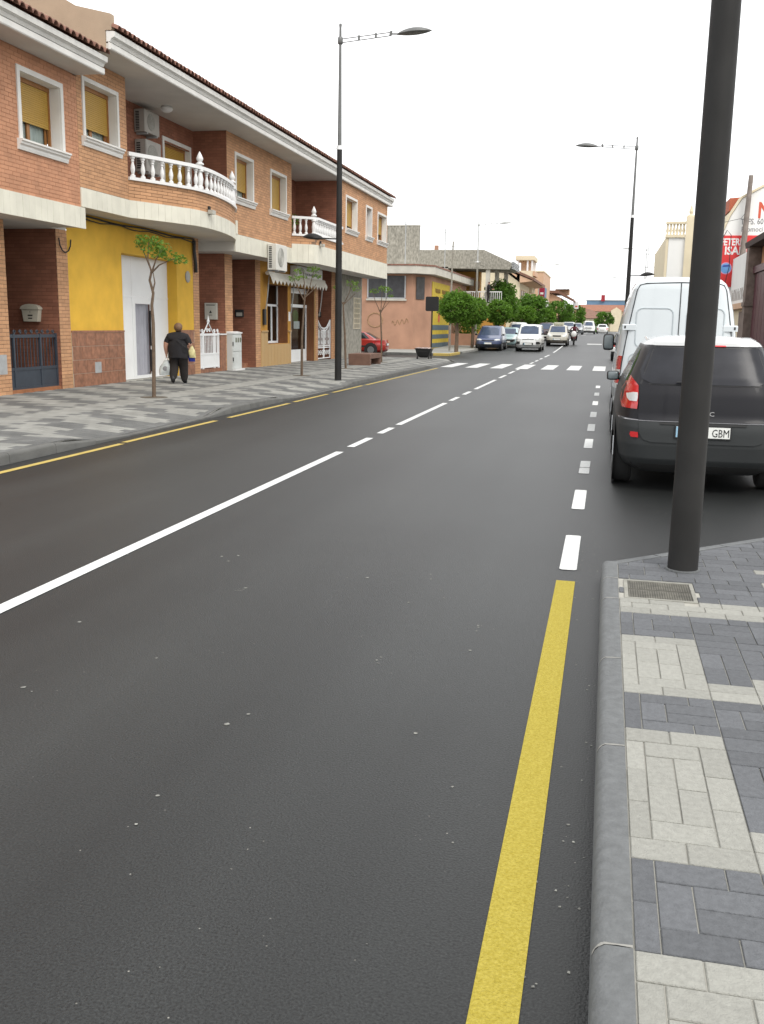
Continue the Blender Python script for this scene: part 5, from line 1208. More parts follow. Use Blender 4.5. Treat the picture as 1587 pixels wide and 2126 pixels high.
v = car('tall_hatchback', 'beige white tall hatchback with a roof box and dark bumper', 'car', (-3.85, 82.2, zg(79)), PI, 1.69, 4.2, (1.02, 1.62, .86, 3.15, 2.35, .25, .05), BEI, M('bumper_brown', (.10, .09, .075), .6, .06, 3), lights=(.70, .88, .55, .66), grille=(.72, .83, .36), plate=.52, cladding=(.34, .44), n=6.0, top=.76, grp='vehicles driving on the road')
m = MB(); m.cbox(-.38, .38, .7, 2.3, 1.64, 1.83, .06); m.build('roof_box', M('roof_box', (.42, .42, .32), .6, .06, 3), v.t)
car('parked_silver_car', 'silver car behind the motorcycle on the left side', 'car', (-4.35, 116, zg(114)), PI, 1.72, 4.2, (.98, 1.5, .78, 3.0, 2.1, .5, .2), SIL, None, grp='cars parked along the left side')
car('parked_grey_saloon', 'dark grey saloon between the silver car and the white off-roader', 'car', (-3.9, 130, zg(128)), PI, 1.75, 4.4, (.95, 1.45, .76, 3.1, 2.2, 1.0, .9), paint('paint_grey', (.16, .17, .18), .3), None, grp='cars parked along the left side')
car('white_off_roader', 'white off-roader coming down the road in the distance', 'car', (-2.6, 143.5, zg(141)), PI, 1.8, 4.5, (1.12, 1.82, .98, 3.1, 2.3, .15, .05), PW, BLK2, lights=(.78, .92, .6, .7), grille=(.78, .92, .5), plate=.6, grp='vehicles driving on the road')
car('white_saloon', 'white saloon driving away in the far right lane', 'car', (-.78, 152.5, .78), 0, 1.72, 4.4, (.98, 1.46, .8, 3.0, 2.3, 1.0, .9), PW, None, grp='vehicles driving on the road', tails=(.62, .9))
car('parked_small_van', 'white small van just ahead of the large white van', 'van', (1.05, 22.6, 0), 0, 1.72, 4.2, (1.10, 1.80, .95, 3.2, 2.4, .1, .02), PW, None, grp='vehicles in the parking bay', tails=(.75, 1.2))
car('parked_dark_car', 'dark car further along the parking bay past the small white van', 'car', (1.1, 52, 0), 0, 1.72, 4.2, (.98, 1.5, .78, 3.0, 2.1, .4, .2), paint('paint_dark', (.03, .03, .035), .3), None, grp='vehicles in the parking bay')
# red coupe poking out behind the terrace end wall, nose hidden
car('red_coupe', 'red car showing only its tail behind the grey end wall', 'car', (-11.75, 52.6, 0), PI / 2, 1.70, 4.3, (.86, 1.32, .70, 2.9, 2.2, 1.35, 1.3), RED, None, r=.31, tails=(.62, .82))

# ================================================================ PEOPLE
def person(name, label, loc, rz, J, mats, sc=1.0, extra=None):
    """J: joint -> (parent, (x, y, z), radius, material index); one skinned continuous surface"""
    names = list(J); idx = {k: i for i, k in enumerate(names)}
    me = bpy.data.meshes.new('body'); me.from_pydata([tuple(c * sc for c in J[k][1]) for k in names], [(idx[J[k][0]], idx[k]) for k in names if J[k][0]], [])
    o = bpy.data.objects.new('tmp', me); col.objects.link(o)
    o.modifiers.new('s', 'SKIN'); sb = o.modifiers.new('d', 'SUBSURF'); sb.levels = 2; sb.render_levels = 2
    for k in names:
        d = me.skin_vertices[0].data[idx[k]]; r = J[k][2]; d.radius = (r[0] * sc, r[1] * sc) if hasattr(r, '__len__') else (r * sc, r * sc); d.use_root = (J[k][0] is None)
    bpy.context.view_layer.update(); dg = bpy.context.evaluated_depsgraph_get(); nm = bpy.data.meshes.new_from_object(o.evaluated_get(dg)); bpy.data.objects.remove(o)
    nm.materials.clear()
    for m_ in mats: nm.materials.append(m_)
    A = np.array([[c * sc for c in J[J[k][0]][1]] for k in names if J[k][0]]); B = np.array([[c * sc for c in J[k][1]] for k in names if J[k][0]]); mi = [J[k][3] for k in names if J[k][0]]
    ab = B - A; l2 = (ab ** 2).sum(1); rf = lambda k: (J[k][2][0] if hasattr(J[k][2], '__len__') else J[k][2]) * sc
    RA = np.array([rf(J[k][0]) for k in names if J[k][0]]); RB = np.array([rf(k) for k in names if J[k][0]])
    for p in nm.polygons:
        c = np.array(p.center); t = np.clip(((c - A) * ab).sum(1) / l2, 0, 1); p.material_index = mi[int(np.argmin(np.sqrt(((A + ab * t[:, None] - c) ** 2).sum(1)) - .8 * (RA + (RB - RA) * t)))]
    nm.shade_smooth()
    t = thing(name, label, 'person', loc, rz); b = bpy.data.objects.new('body', nm); col.objects.link(b); b.parent = t; return t
def hand(J, side, wrist, d, curl, mi, s=1):
    """palm, four unequal curled fingers and a thumb from the palm's side; d = direction of the forearm"""
    d = Vector(d).normalized(); out = Vector((side, 0, 0)); out = (out - d * out.dot(d)).normalized(); nrm = d.cross(out); w = Vector(wrist); p = w + d * .07
    nm = 'h%+d' % side; J[nm] = (('wr%+d' % side), tuple(p), (.028, .016), mi)
    for i, (q, ln) in enumerate(((.03, .062), (.010, .075), (-.011, .070), (-.030, .052))):
        a = p + nrm * q + d * .015; b = a + d * ln * .5; c = b + d * ln * .3 * (1 - curl) - out * ln * .5 * curl
        J[nm + 'a%d' % i] = (nm, tuple(a), .009, mi); J[nm + 'b%d' % i] = (nm + 'a%d' % i, tuple(b), .0085, mi); J[nm + 'c%d' % i] = (nm + 'b%d' % i, tuple(c), .007, mi)
    a = w + d * .03 + nrm * .03; b = a + d * .03 + nrm * .022; c = b + d * .028 - out * .015
    J[nm + 't0'] = (nm, tuple(a), .0105, mi); J[nm + 't1'] = (nm + 't0', tuple(b), .0095, mi); J[nm + 't2'] = (nm + 't1', tuple(c), .008, mi)
J = {'pelvis': (None, (0, -.01, .80), (.27, .23), 1), 'belly': ('pelvis', (0, .03, .94), (.285, .25), 1), 'chest': ('belly', (0, .0, 1.09), (.27, .21), 1), 'up': ('chest', (0, -.02, 1.19), (.20, .13), 1), 'neck': ('up', (.005, .02, 1.275), .062, 0), 'jaw': ('neck', (.012, .05, 1.335), (.085, .09), 0), 'head': ('jaw', (.015, .045, 1.40), (.09, .105), 0), 'top': ('head', (.015, .035, 1.455), (.06, .07), 0),
     'sh-1': ('up', (-.205, -.01, 1.165), .095, 1), 'ua-1': ('sh-1', (-.265, -.02, 1.04), .10, 1), 'el-1': ('ua-1', (-.305, -.03, .935), .062, 0), 'wr-1': ('el-1', (-.30, .03, .755), .042, 0),
     'sh+1': ('up', (.205, -.01, 1.165), .095, 1), 'ua+1': ('sh+1', (.27, -.03, 1.04), .10, 1), 'el+1': ('ua+1', (.30, -.02, .945), .062, 0), 'wr+1': ('el+1', (.24, .19, .96), .042, 0),
     'hip-1': ('pelvis', (-.10, .0, .70), .165, 2), 'kn-1': ('hip-1', (-.105, .03, .42), .125, 2), 'an-1': ('kn-1', (-.11, -.17, .17), .10, 2), 'he-1': ('an-1', (-.11, -.24, .11), .06, 3), 'to-1': ('he-1', (-.12, -.14, .04), .05, 3),
     'hip+1': ('pelvis', (.10, .0, .70), .165, 2), 'kn+1': ('hip+1', (.115, .09, .42), .125, 2), 'an+1': ('kn+1', (.125, .12, .12), .10, 2), 'he+1': ('an+1', (.125, .08, .055), .06, 3), 'to+1': ('he+1', (.15, .24, .04), .05, 3)}
hand(J, -1, (-.30, .03, .755), (0, .1, -1), .8, 0); hand(J, 1, (.24, .19, .96), (-.3, 1, .1), .7, 0)
WX, WY, WR = -10.52, 22.89, math.radians(16)
wm = person('person', 'person in black short-sleeved top and dark trousers walking away with shopping bags', (WX, WY, .13), WR, J, [SKIN, BLKC, BRNC, BLACK])
m = MB(); rng = random.Random(8)
rows = []
for i in range(9):
    a = PI * i / 8; rows.append([(.015 + .108 * math.sin(a) * math.cos(t) * (1 + .06 * math.sin(5 * t + i)), .025 + .118 * math.sin(a) * math.sin(t) * (1.04 + .05 * math.sin(4 * t + 2 * i)) - .02 * (1 - math.cos(a)) * .5, 1.40 + .112 * math.cos(a) if math.sin(t) < .3 or a < 1.2 else 1.445 + .03 * math.cos(a)) for t in [2 * PI * k / 16 for k in range(16)]])
m.grid(rows, close=True); m.build('hair', HAIR, wm, smooth=True)
m = MB()
for s in (-1, 1): m.ball((.015 + s * .03, .138, 1.395), .011, 8, 6); 
m.build('eyes', BLK2, wm); m = MB(); m.ball((.015, .15, 1.37), (.014, .018, .02), 8, 6); m.ball((.015, .138, 1.33), (.026, .008, .007), 8, 4); m.build('nose_and_mouth', SKIN, wm)
m = MB(); rows = []
for z, a, b, cy in ((1.235, .10, .075, -.01), (1.20, .185, .10, -.015), (1.12, .225, .15, -.01), (1.0, .245, .19, 0), (.88, .262, .215, .005), (.76, .272, .225, 0), (.64, .275, .225, 0)):
    rows.append([(.93 * a * math.cos(t) * (1 + .025 * math.sin(7 * t) * (1.25 - z) * 1.6), cy + b * math.sin(t) * (1 + .04 * math.sin(9 * t + 1) * (1.25 - z) * 1.6), z + .012 * math.sin(3 * t)) for t in [2 * PI * k / 36 for k in range(36)]])
m.grid(rows, close=True); m.build('tunic', BLKC, wm, smooth=60)
# clothing strap and bags
m = MB(); m.tube([(.10, -.09, 1.22), (.0, -.20, 1.08), (.16, -.235, .96), (.28, -.12, .86)], .009, 5); m.build('shoulder_strap', BLK2, wm)
c_, s_ = math.cos(WR), math.sin(WR)
def wl(x, y, z): return (WX + c_ * x - s_ * y, WY + s_ * x + c_ * y, .13 + z)
def bag(name, label, top, w, h, d, mat, tilt=0, prn=None):
    t = thing(name, label, 'bag', top, WR, 'bags carried by the walking person'); rows = []
    for i in range(8):
        q = i / 7; ww = w * (.35 + .65 * min(1, q * 2.2)) * (1 - .12 * max(0, q - .8) * 5 * .5); dd_ = d * (.3 + .7 * math.sin(PI * min(1, q * .6 + .2)))
        rows.append([(tilt * q + ww / 2 * math.copysign(abs(math.cos(a)) ** .6, math.cos(a)) * (1 + .05 * math.sin(3 * a + i)), dd_ / 2 * math.copysign(abs(math.sin(a)) ** .7, math.sin(a)) * (1 + .12 * math.sin(5 * a + 2 * i)), -.11 - h * q) for a in [2 * PI * k / 18 for k in range(18)]])
    m = MB(); m.grid(rows, close=True); m.add(rows[-1], [tuple(range(18))]); m.add(rows[0], [tuple(range(18))]); b = m.build('sack', mat, t, smooth=60)
    m = MB(); m.tube([(-w * .14, 0, -.12), (-.01, 0, .0), (w * .14, 0, -.12)], .008, 5); m.build('handle', mat, t)
    if prn: m = MB(); m.ball((tilt * .6, -d / 2 * .96, -.11 - h * .55), (w * .2, .012, h * .16), 10, 6); m.build('print', prn, b)
    return t
bag('shopping_bag', 'white and grey plastic shopping bag hanging from the lowered hand', wl(-.30, .03, .69), .30, .38, .16, M('bag_plastic', (.50, .54, .54), .4, .25, 9), -.05, GREYT)
bag('shopping_bag', 'yellow and white plastic bag hooked over the bent arm', wl(.335, .02, 1.04), .17, .28, .12, M('bag_yellow', (.66, .60, .30), .4, .35, 7), .02)
bag('shopping_bag', 'small deep blue bag hanging below the yellow one', wl(.33, .06, .90), .17, .24, .12, M('bag_blue', (.015, .025, .22), .4, .15, 7), .0)
# figure at the railing of the porch house
J2 = {'pelvis': (None, (0, 0, .92), (.15, .11), 1), 'belly': ('pelvis', (0, .0, 1.08), (.135, .1), 2), 'chest': ('belly', (0, .0, 1.25), (.15, .11), 2), 'up': ('chest', (0, .02, 1.38), (.12, .08), 2), 'neck': ('up', (0, .04, 1.48), .05, 0), 'head': ('neck', (0, .06, 1.58), (.08, .095), 0), 'top': ('head', (0, .05, 1.67), (.06, .07), 3),
      'sh-1': ('up', (-.16, .02, 1.37), .06, 2), 'el-1': ('sh-1', (-.22, .12, 1.14), .045, 2), 'wr-1': ('el-1', (-.16, .33, 1.08), .03, 2), 'sh+1': ('up', (.16, .02, 1.37), .06, 2), 'el+1': ('sh+1', (.22, .12, 1.14), .045, 2), 'wr+1': ('el+1', (.16, .33, 1.08), .03, 2),
      'hip-1': ('pelvis', (-.09, 0, .86), .095, 1), 'kn-1': ('hip-1', (-.1, .01, .48), .065, 1), 'an-1': ('kn-1', (-.1, -.02, .1), .045, 1), 'to-1': ('an-1', (-.1, .12, .04), .04, 1), 'hip+1': ('pelvis', (.09, 0, .86), .095, 1), 'kn+1': ('hip+1', (.1, .01, .48), .065, 1), 'an+1': ('kn+1', (.1, -.02, .1), .045, 1), 'to+1': ('an+1', (.1, .12, .04), .04, 1)}
hand(J2, -1, (-.16, .33, 1.08), (0, 1, 0), .8, 0); hand(J2, 1, (.16, .33, 1.08), (0, 1, 0), .8, 0)
PY = 78.0
person('person', 'dark-haired person in dark clothes leaning on the porch railing', (-9.35, PY, 3.45), math.radians(-100), J2, [SKIN, BRNC, BLKC, BLK2])
# rider and motorcycle
mo = thing('motorcycle', 'red and white motorcycle with round headlamp on the road', 'motorcycle', (-2.65, 82, zg(82)), PI)
for y in (-.62, .62):
    m = MB(); m.lathe([(.2, -.05), (.29, -.055), (.31, -.03), (.31, .03), (.29, .055), (.2, .05)], (0, y, .31), 20, axis='x'); w_ = m.build('wheel', RUBBER, mo, smooth=40); m = MB(); m.lathe([(.2, -.03), (.2, .03)], (0, y, .31), 14, axis='x'); m.build('rim', RIM, w_)
MRED = paint('paint_moto_red', (.22, .02, .03), .3)
m = MB(); m.ball((0, .05, .82), (.16, .38, .17), 12, 8); m.ball((0, -.45, .80), (.15, .35, .1), 12, 8); m.ball((0, .5, .72), (.2, .25, .3), 12, 8); m.build('fairing', MRED, mo, smooth=True)
m = MB(); m.ball((0, .1, .45), (.17, .3, .2), 10, 6); m.build('engine', BLK2, mo, smooth=True)
m = MB(); m.ball((0, .70, .86), (.23, .09, .25), 14, 8); m.build('headlight', PW, mo, smooth=True)
m = MB(); m.tube([(-.35, .42, 1.05), (-.1, .5, 1.0), (.1, .5, 1.0), (.35, .42, 1.05)], .018, 6); m.tube([(.09, .62, .31), (.09, .45, .98)], .028, 6); m.tube([(-.09, .62, .31), (-.09, .45, .98)], .028, 6); m.build('handlebar_and_fork', BLK2, mo)
J3 = {'pelvis': (None, (0, -.25, .95), (.15, .13), 1), 'chest': ('pelvis', (0, -.12, 1.25), (.17, .12), 2), 'up': ('chest', (0, -.06, 1.40), (.13, .09), 2), 'neck': ('up', (0, 0, 1.49), .06, 2), 'head': ('neck', (0, .04, 1.60), (.12, .13), 3), 'top': ('head', (0, .03, 1.70), (.09, .1), 3),
      'sh-1': ('up', (-.18, -.06, 1.38), .065, 2), 'el-1': ('sh-1', (-.32, .12, 1.2), .05, 2), 'wr-1': ('el-1', (-.33, .36, 1.09), .036, 0), 'sh+1': ('up', (.18, -.06, 1.38), .065, 2), 'el+1': ('sh+1', (.32, .12, 1.2), .05, 2), 'wr+1': ('el+1', (.33, .36, 1.09), .036, 0),
      'hip-1': ('pelvis', (-.12, -.2, .92), .1, 1), 'kn-1': ('hip-1', (-.22, .2, .75), .075, 1), 'an-1': ('kn-1', (-.2, -.05, .38), .05, 1), 'to-1': ('an-1', (-.2, .1, .33), .04, 1), 'hip+1': ('pelvis', (.12, -.2, .92), .1, 1), 'kn+1': ('hip+1', (.22, .2, .75), .075, 1), 'an+1': ('kn+1', (.2, -.05, .38), .05, 1), 'to+1': ('an+1', (.2, .1, .33), .04, 1)}
hand(J3, -1, (-.33, .36, 1.09), (0, 1, -.2), .8, 0); hand(J3, 1, (.33, .36, 1.09), (0, 1, -.2), .8, 0)
person('person', 'rider in a maroon jacket and dark helmet sitting on the motorcycle', (-2.65, 82, zg(82)), PI, J3, [BLK2, BLKC, M('jacket_maroon', (.12, .02, .035), .8, .2, 8), BLACK])
# ================================================================ BUILDINGS BEYOND THE SIDE STREET
PINK = M('wall_pink_block', (.40, .225, .15), .9, .16, .9, bump=.35, bscale=30, det=9); CONC = M('concrete_pale', (.50, .48, .42), .9, .12, 1.5); YDOOR = M('door_yellow', (.52, .38, .03), .8, .12, 3); BLST = M('door_bluegrey', (.085, .12, .14), .8, .12, 3)
OR_ = M('wall_orange', (.52, .27, .06), .9, .08, 2); CRM = M('wall_cream', (.66, .58, .42), .9, .06, 1.2); PNK2 = M('wall_salmon', (.55, .36, .24), .9, .07, 1.5); FRAMEG = M('frame_grey', (.40, .41, .42), .5, .05, 3); DWIN = M('window_dark', (.05, .05, .055), .35, .3, 4)
FORG = M('roof_orange', (.26, .11, .065), .9, .15, 2); FBRN = M('roof_brown', (.19, .10, .07), .9, .15, 2); FBLU = M('wall_far_blue', (.12, .20, .30), .8, .1, .6); GRAF = M('graffiti_green', (.34, .22, .12), .9, .3, 9)
wh = thing('warehouse', 'pink block warehouse with concrete slab roof on the corner of the side street', 'warehouse')
m = MB(); m.prism([(-26, 62), (-12.25, 62), (-11.4, 63.6), (-11.4, 80), (-26, 80)], .05, 4.86); m.build('wall', PINK, wh)
m = MB(); m.prism([(-26, 61.3), (-11.95, 61.3), (-10.95, 62.6), (-10.85, 80.4), (-26, 80.4)], 4.87, 5.34); m.build('roof', CONC, wh)
m = MB(); m.prism([(-26, 61.27), (-11.93, 61.27), (-10.92, 62.58), (-10.82, 80.4), (-11.1, 80.4), (-11.2, 62.7), (-12.1, 61.55), (-26, 61.55)], 5.341, 5.44); m.build('roof_edge', TILE, wh)
def hwin(par, x0, x1, y, z0, z1, n=2):
    w_ = MB().box(x0, x1, y - .03, y + .2, z0, z1).build('window', DWIN, par); m = MB()
    for i in range(n + 1): x = lerp(x0, x1, i / n); m.box(x - .04, x + .04, y - .06, y - .031, z0, z1)
    m.box(x0, x1, y - .06, y - .031, z0 - .04, z0 + .03); m.build('frame', FRAMEG, w_); MB().box(x0 - .1, x1 + .1, y - .12, y + .05, z0 - .16, z0 - .05).build('sill', CONC, w_)
hwin(wh, -15.2, -12.75, 62, 3.35, 4.75); hwin(wh, -18.6, -16.2, 62, 3.35, 4.75)
m = MB(); m.add([(-12.1, 62.24, 3.3), (-11.7, 63.0, 3.3), (-11.7, 63.0, 4.7), (-12.1, 62.24, 4.7)], [(0, 1, 2, 3)]); m.v = [(x + .03, y - .02, z) for x, y, z in m.v]; m.build('window', DWIN, wh)
MB().box(-11.39, -11.36, 64.1, 71.3, .12, 4.5).build('painted_door', YDOOR, wh)
for a, b in ((1.36, 1.70), (.78, 1.07), (.2, .5)): MB().box(-11.359, -11.35, 64.15, 71.25, a, b).build('door_stripe', BLST, wh)
m = MB()
for r, (y0, y1, z) in enumerate(((65.2, 67.4, 3.95), (67.9, 70.4, 3.95), (65.4, 66.6, 3.45), (67.1, 69.2, 3.45))):
    for k in range(int((y1 - y0) / .28)): y = y0 + .28 * k; m.tube([(-11.352, y + .2 * q, z + .14 * math.sin(q * 9 + k)) for q in [i / 5 for i in range(6)]], .035, 4)
m.build('lettering', M('letter_brown', (.20, .13, .03), .8, .1, 4), wh)
MB().box(-11.359, -11.345, 66.6, 67.2, 1.9, 2.5).build('red_mark', REDT, wh)
m = MB(); m.tube([(-14.7 + .5 * math.cos(t), 61.985, 1.95 + .45 * math.sin(t)) for t in [2 * PI * i / 16 for i in range(17)]], .03, 4)
m.tube([(-13.6 + 1.1 * q, 61.985, 1.75 + .16 * math.sin(q * 23) + .2 * q) for q in [i / 24 for i in range(25)]], .02, 4); m.build('graffiti', GRAF, wh)
# tall blank grey-rendered block behind the warehouse
gb = thing('rendered_block', 'tall blank grey rendered wall rising behind the warehouse roof', 'building')
MB().box(-24, -12.75, 66.3, 66.7, 5.35, 8.25).build('wall', RENDER_G, gb); m = MB(); m.box(-24, -12.72, 66.27, 66.73, 8.251, 8.29); m.build('coping', CONC, gb)
# porch house: low-pitched roof over columns, yellow wall behind
po = thing('porch_house', 'grey roofed house with columned porch and yellow wall behind the trees', 'house')
m = MB(); m.prism([(-18, 6.25), (-7.75, 6.05), (-7.6, 6.35), (-7.75, 6.65), (-9.8, 7.55), (-18, 7.55)], 78, 83.5, 'y'); m.build('roof', RENDER_G, po)
m = MB(); 
for i in range(5): m.prism([(-7.6 - .02 * i, 6.1 + .12 * i), (-7.45, 6.12 + .12 * i), (-7.45, 6.18 + .12 * i), (-7.6, 6.18 + .12 * i)], 78.3, 83.6, 'y')
m.build('eave_tiles', FRAMEG, po)
MB().box(-18, -12.6, 78, 83.5, .2, 6.24).build('side_wall', RENDER_G, po); MB().box(-12.59, -10.6, 82, 83.4, 3.4, 6.1).build('yellow_wall', OR_, po)
MB().box(-12.6, -8.2, 78.05, 83.4, 3.1, 3.45).build('porch_floor', CONC, po); MB().box(-12.59, -8.4, 78.3, 83.3, .2, 3.09).build('lower_wall', OR_, po)
for x, a, b in ((-12.2, 4.6, 5.6), (-11.4, 4.6, 5.6), (-10.95, 4.7, 5.3)): MB().box(x, x + .4, 81.95, 81.999, a, b).build('window', PNK2, po)
for x, y in ((-9.45, 78.3), (-8.95, 80.2), (-8.45, 82.5)): MB().box(x - .16, x + .16, y - .16, y + .16, 3.451, 6.1).build('column', CONC, po)
m = MB(); m.box(-12.5, -8.3, 78.08, 78.14, 4.30, 4.38); rl = m.build('railing', WHITE, po)
for i in range(26): MB().box(-12.45 + .165 * i, -12.41 + .165 * i, 78.09, 78.13, 3.452, 4.299).build('baluster', WHITE, rl)
m = MB(); m.box(-16.2, -15.8, 77.0, 77.4, 6.3, 7.9); m.build('chimney', RENDER_G, po)
m = MB(); m.box(-14.1, -13.8, 80, 80.3, 7.55, 8.05); m.build('chimney', PINK, po)
# cream gabled house
ch = thing('cream_house', 'cream gabled house with deep dark eaves past the porch house', 'house')
m = MB(); m.prism([(-18, .3), (-8.85, .3), (-8.85, 6.0), (-11.5, 7.9), (-18, 7.9)], 100, 116, 'y'); m.build('wall', CRM, ch)
m = MB(); m.prism([(-18, 7.92), (-11.45, 7.92), (-7.4, 6.2), (-7.4, 6.45), (-11.4, 8.15), (-18, 8.15)], 99.5, 117, 'y'); m.build('roof', FBRN, ch)
m = MB(); m.prism([(-8.84, 6.0), (-7.45, 6.15), (-8.84, 6.7)], 99.6, 116.5, 'y'); m.build('soffit', PNK2, ch)
for y in (101.5, 104, 106.5, 109.5, 112.5):
    w_ = MB().box(-8.849, -8.80, y, y + 1.1, 3.4, 5.4).build('window', PNK2, ch); MB().box(-8.799, -8.77, y + .15, y + .95, 3.5, 5.3).build('pane', DWIN, w_)
MB().box(-8.84, -7.9, 100.4, 116, 2.9, 3.1).build('balcony', CONC, ch)
tw = thing('roof_tower', 'small cream lookout tower with pillars above the cream house', 'tower')
MB().box(-10.3, -8.55, 112.2, 117, 5.5, 7.85).build('base', CRM, tw); MB().box(-10.5, -8.4, 112, 117.2, 9.0, 9.45).build('roof', CRM, tw)
for x, y in ((-10.2, 112.3), (-9.15, 112.3), (-8.65, 112.3), (-8.65, 114.5), (-8.65, 116.8), (-10.2, 116.8)): MB().box(x - .09, x + .09, y - .09, y + .09, 7.851, 8.99).build('pillar', WHITE, tw)
MB().box(-10.0, -9.0, 114, 116.5, 7.851, 8.99).build('room', PNK2, tw); MB().box(-8.54, -8.3, 112.3, 117, 7.3, 7.8).build('planter', PNK2, tw)
pk = thing('salmon_block', 'salmon flat-roofed block beyond the lookout tower', 'building'); MB().box(-16, -8.15, 125, 140, .5, 8.4).build('wall', PNK2, pk); MB().box(-16, -8.1, 124.9, 140, 8.401, 8.55).build('coping', CRM, pk)
MB().box(-8.149, -8.05, 126, 131, 5.4, 6.6).build('blue_sign', FBLU, pk); MB().box(-8.149, -8.1, 126, 138, 1.5, 5.2).build('white_front', STUC, pk)
def banner(label, x, y, z, c):
    t = thing('street_banner', label, 'banner', (x, y, zg(y))); MB().tube([(0, 0, 0), (0, 0, z + 1.1)], .06, 8).build('post', FRAMEG, t); b = MB().box(.08, .72, -.02, .02, z - .5, z + .5).build('cloth', c, t); MB().box(.22, .58, -.025, -.021, z - .25, z - .02).build('emblem', WHITE if c is not WHITE else REDT, b)
    MB().box(.08, .72, -.03, .03, z + .52, z + .56).build('bar', FRAMEG, t)
banner('dark red street banner on a post above the tree row', -8.2, 118, 4.9, M('banner_red', (.30, .015, .05), .8, .1, 4)); banner('white street banner with red emblem before the brown roof', -5.15, 150, 4.1, WHITE)
sh = thing('small_house', 'small house with tilted canopy roof near the end of the road', 'house')
m = MB(); m.prism([(-12, .6), (-6.55, .6), (-6.55, 5.7), (-8, 6.3), (-12, 6.3)], 140, 150, 'y'); m.build('wall', PNK2, sh); m = MB(); m.prism([(-12, 6.31), (-7.0, 6.31), (-4.9, 5.3), (-4.9, 5.55), (-7.0, 6.7), (-12, 6.7)], 139.5, 150.5, 'y'); m.build('roof', FBRN, sh)
m = MB(); m.add([(-7.6, 139.5, 7.3), (-5.3, 139.5, 6.85), (-5.8, 146, 7.1), (-7.9, 146, 7.6)], [(0, 1, 2, 3)]); m.add([(x, y, z - .1) for x, y, z in m.v], [(0, 1, 2, 3)]); m.build('canopy', FRAMEG, sh); m = MB(); m.box(-7.5, -5.6, 141.5, 145, 6.2, 6.95); m.build('upper_room', PNK2, sh)
for z in (2.0, 4.0): MB().box(-6.549, -6.5, 141, 142.2, z, z + 1.2).build('window', DWIN, sh)
br = thing('hipped_roof_house', 'low house with brown hipped roof at the end of the road', 'house')
m = MB(); m.box(-9.5, -1.4, 220, 232, .5, 3.6); m.build('wall', CRM, br); m = MB(); m.add([(-11, 219.5, 3.7), (-.4, 219.5, 3.7), (-.4, 232.5, 3.7), (-11, 232.5, 3.7), (-7.5, 226, 6.4), (-3.6, 226, 5.6)], [(0, 1, 5, 4), (1, 2, 5), (2, 3, 4, 5), (3, 0, 4)]); m.build('roof', FBRN, br)
og = thing('orange_roof_hall', 'long cream hall with orange roof closing the road', 'building')
MB().box(-10, 8, 262, 275, .5, 5.9).build('wall', CRM, og); m = MB(); m.prism([(261.5, 5.9), (275.5, 5.9), (269, 7.7)], -8.0, 8, 'x'); m.build('roof', FORG, og); m = MB(); m.prism([(.6, .5), (3.2, .5), (3.2, 6.1), (1.9, 6.9), (.6, 6.1)], 259.5, 261.9, 'y'); m.build('gable_front', CRM, og)
for i in range(8): MB().box(-9 + 2.1 * i, -8.1 + 2.1 * i, 261.93, 261.999, 3.2, 4.4).build('window', DWIN, og)
bb = thing('blue_hall', 'long flat blue hall behind the orange roof', 'building'); MB().box(-7.2, 16, 330, 350, .5, 10.4).build('wall', FBLU, bb); MB().box(-7.4, 16, 329.8, 350, 10.401, 10.75).build('coping', FRAMEG, bb)
MB().box(-2.6, -1.4, 329.3, 329.79, 10.2, 12.2).build('red_tower', M('tower_red', (.28, .02, .03), .8, .1, 2), bb)
lw = thing('garden_wall', 'low pink wall below the dark hedge beyond the warehouse', 'wall'); MB().box(-11.39, -9.6, 72.2, 72.45, .1, 1.1).build('wall', PINK, lw); MB().box(-9.85, -9.6, 72.46, 84, .1, 1.1).build('return_wall', PINK, lw)
# tall wooden pole beside the round trees
tp = thing('utility_pole', 'thin grey utility pole rising past the porch house', 'pole', (-9.55, 60.5, .13)); MB().tube([(0, 0, 0), (.02, 0, 5), (.05, 0, 6.6)], [.06, .05, .045], 8).build('shaft', M('weathered_pole', (.27, .25, .21), .9, .15, 6), tp); MB().tube([(-.1, 0, 6.3), (.35, 0, 6.33)], .02, 6).build('bracket', GALV, tp)
for i, (x, y, h_) in enumerate(((-13.0, 63, 8.2), (-11.9, 72, 8.6))):
    a = thing('antenna_mast', ['thin antenna mast left of the porch house roof', 'thin steel mast in front of the porch house wall'][i], 'mast', (x, y, 5.3 if i == 0 else .2)); MB().tube([(0, 0, 0), (0, 0, h_ - (5.3 if i == 0 else .2))], .035, 6).build('rod', GALV, a); MB().tube([(-.3, 0, h_ - 5.5 if i == 0 else h_ - .5), (.3, 0, h_ - 5.5 if i == 0 else h_ - .5)], .015, 5).build('crossbar', GALV, a)

# ================================================================ RIGHT-HAND BUILDINGS
STONE = M('stone_brown', (.17, .13, .11), .9, .25, 5, bump=.5, bscale=25); MARO = M('maroon_metal', (.07, .012, .022), .45, .1, 3); ROOFD = M('roof_dark_brown', (.05, .03, .025), .8, .2, 5); WH2 = M('wall_bright_white', (.76, .76, .74), .9, .04, 1)
pt = thing('gate_portico', 'brown stone portico with maroon metal gate at the picture edge', 'portico')
MB().box(4.86, 5.5, 38.35, 39.0, .1, 4.65).build('pillar', STONE, pt); MB().box(4.82, 5.55, 38.3, 39.05, 2.55, 2.7).build('pillar_band', STONE, pt)
m = MB(); m.prism([(4.84, 4.66), (8, 4.66), (8, 5.6), (4.8, 4.85)], 28, 39.25, 'y'); m.build('roof', ROOFD, pt)
for i in range(9): MB().box(5.12, 5.18, 31.0 + .8 * i, 31.76 + .8 * i, .15, 3.7).build('gate_leaf', MARO, pt)
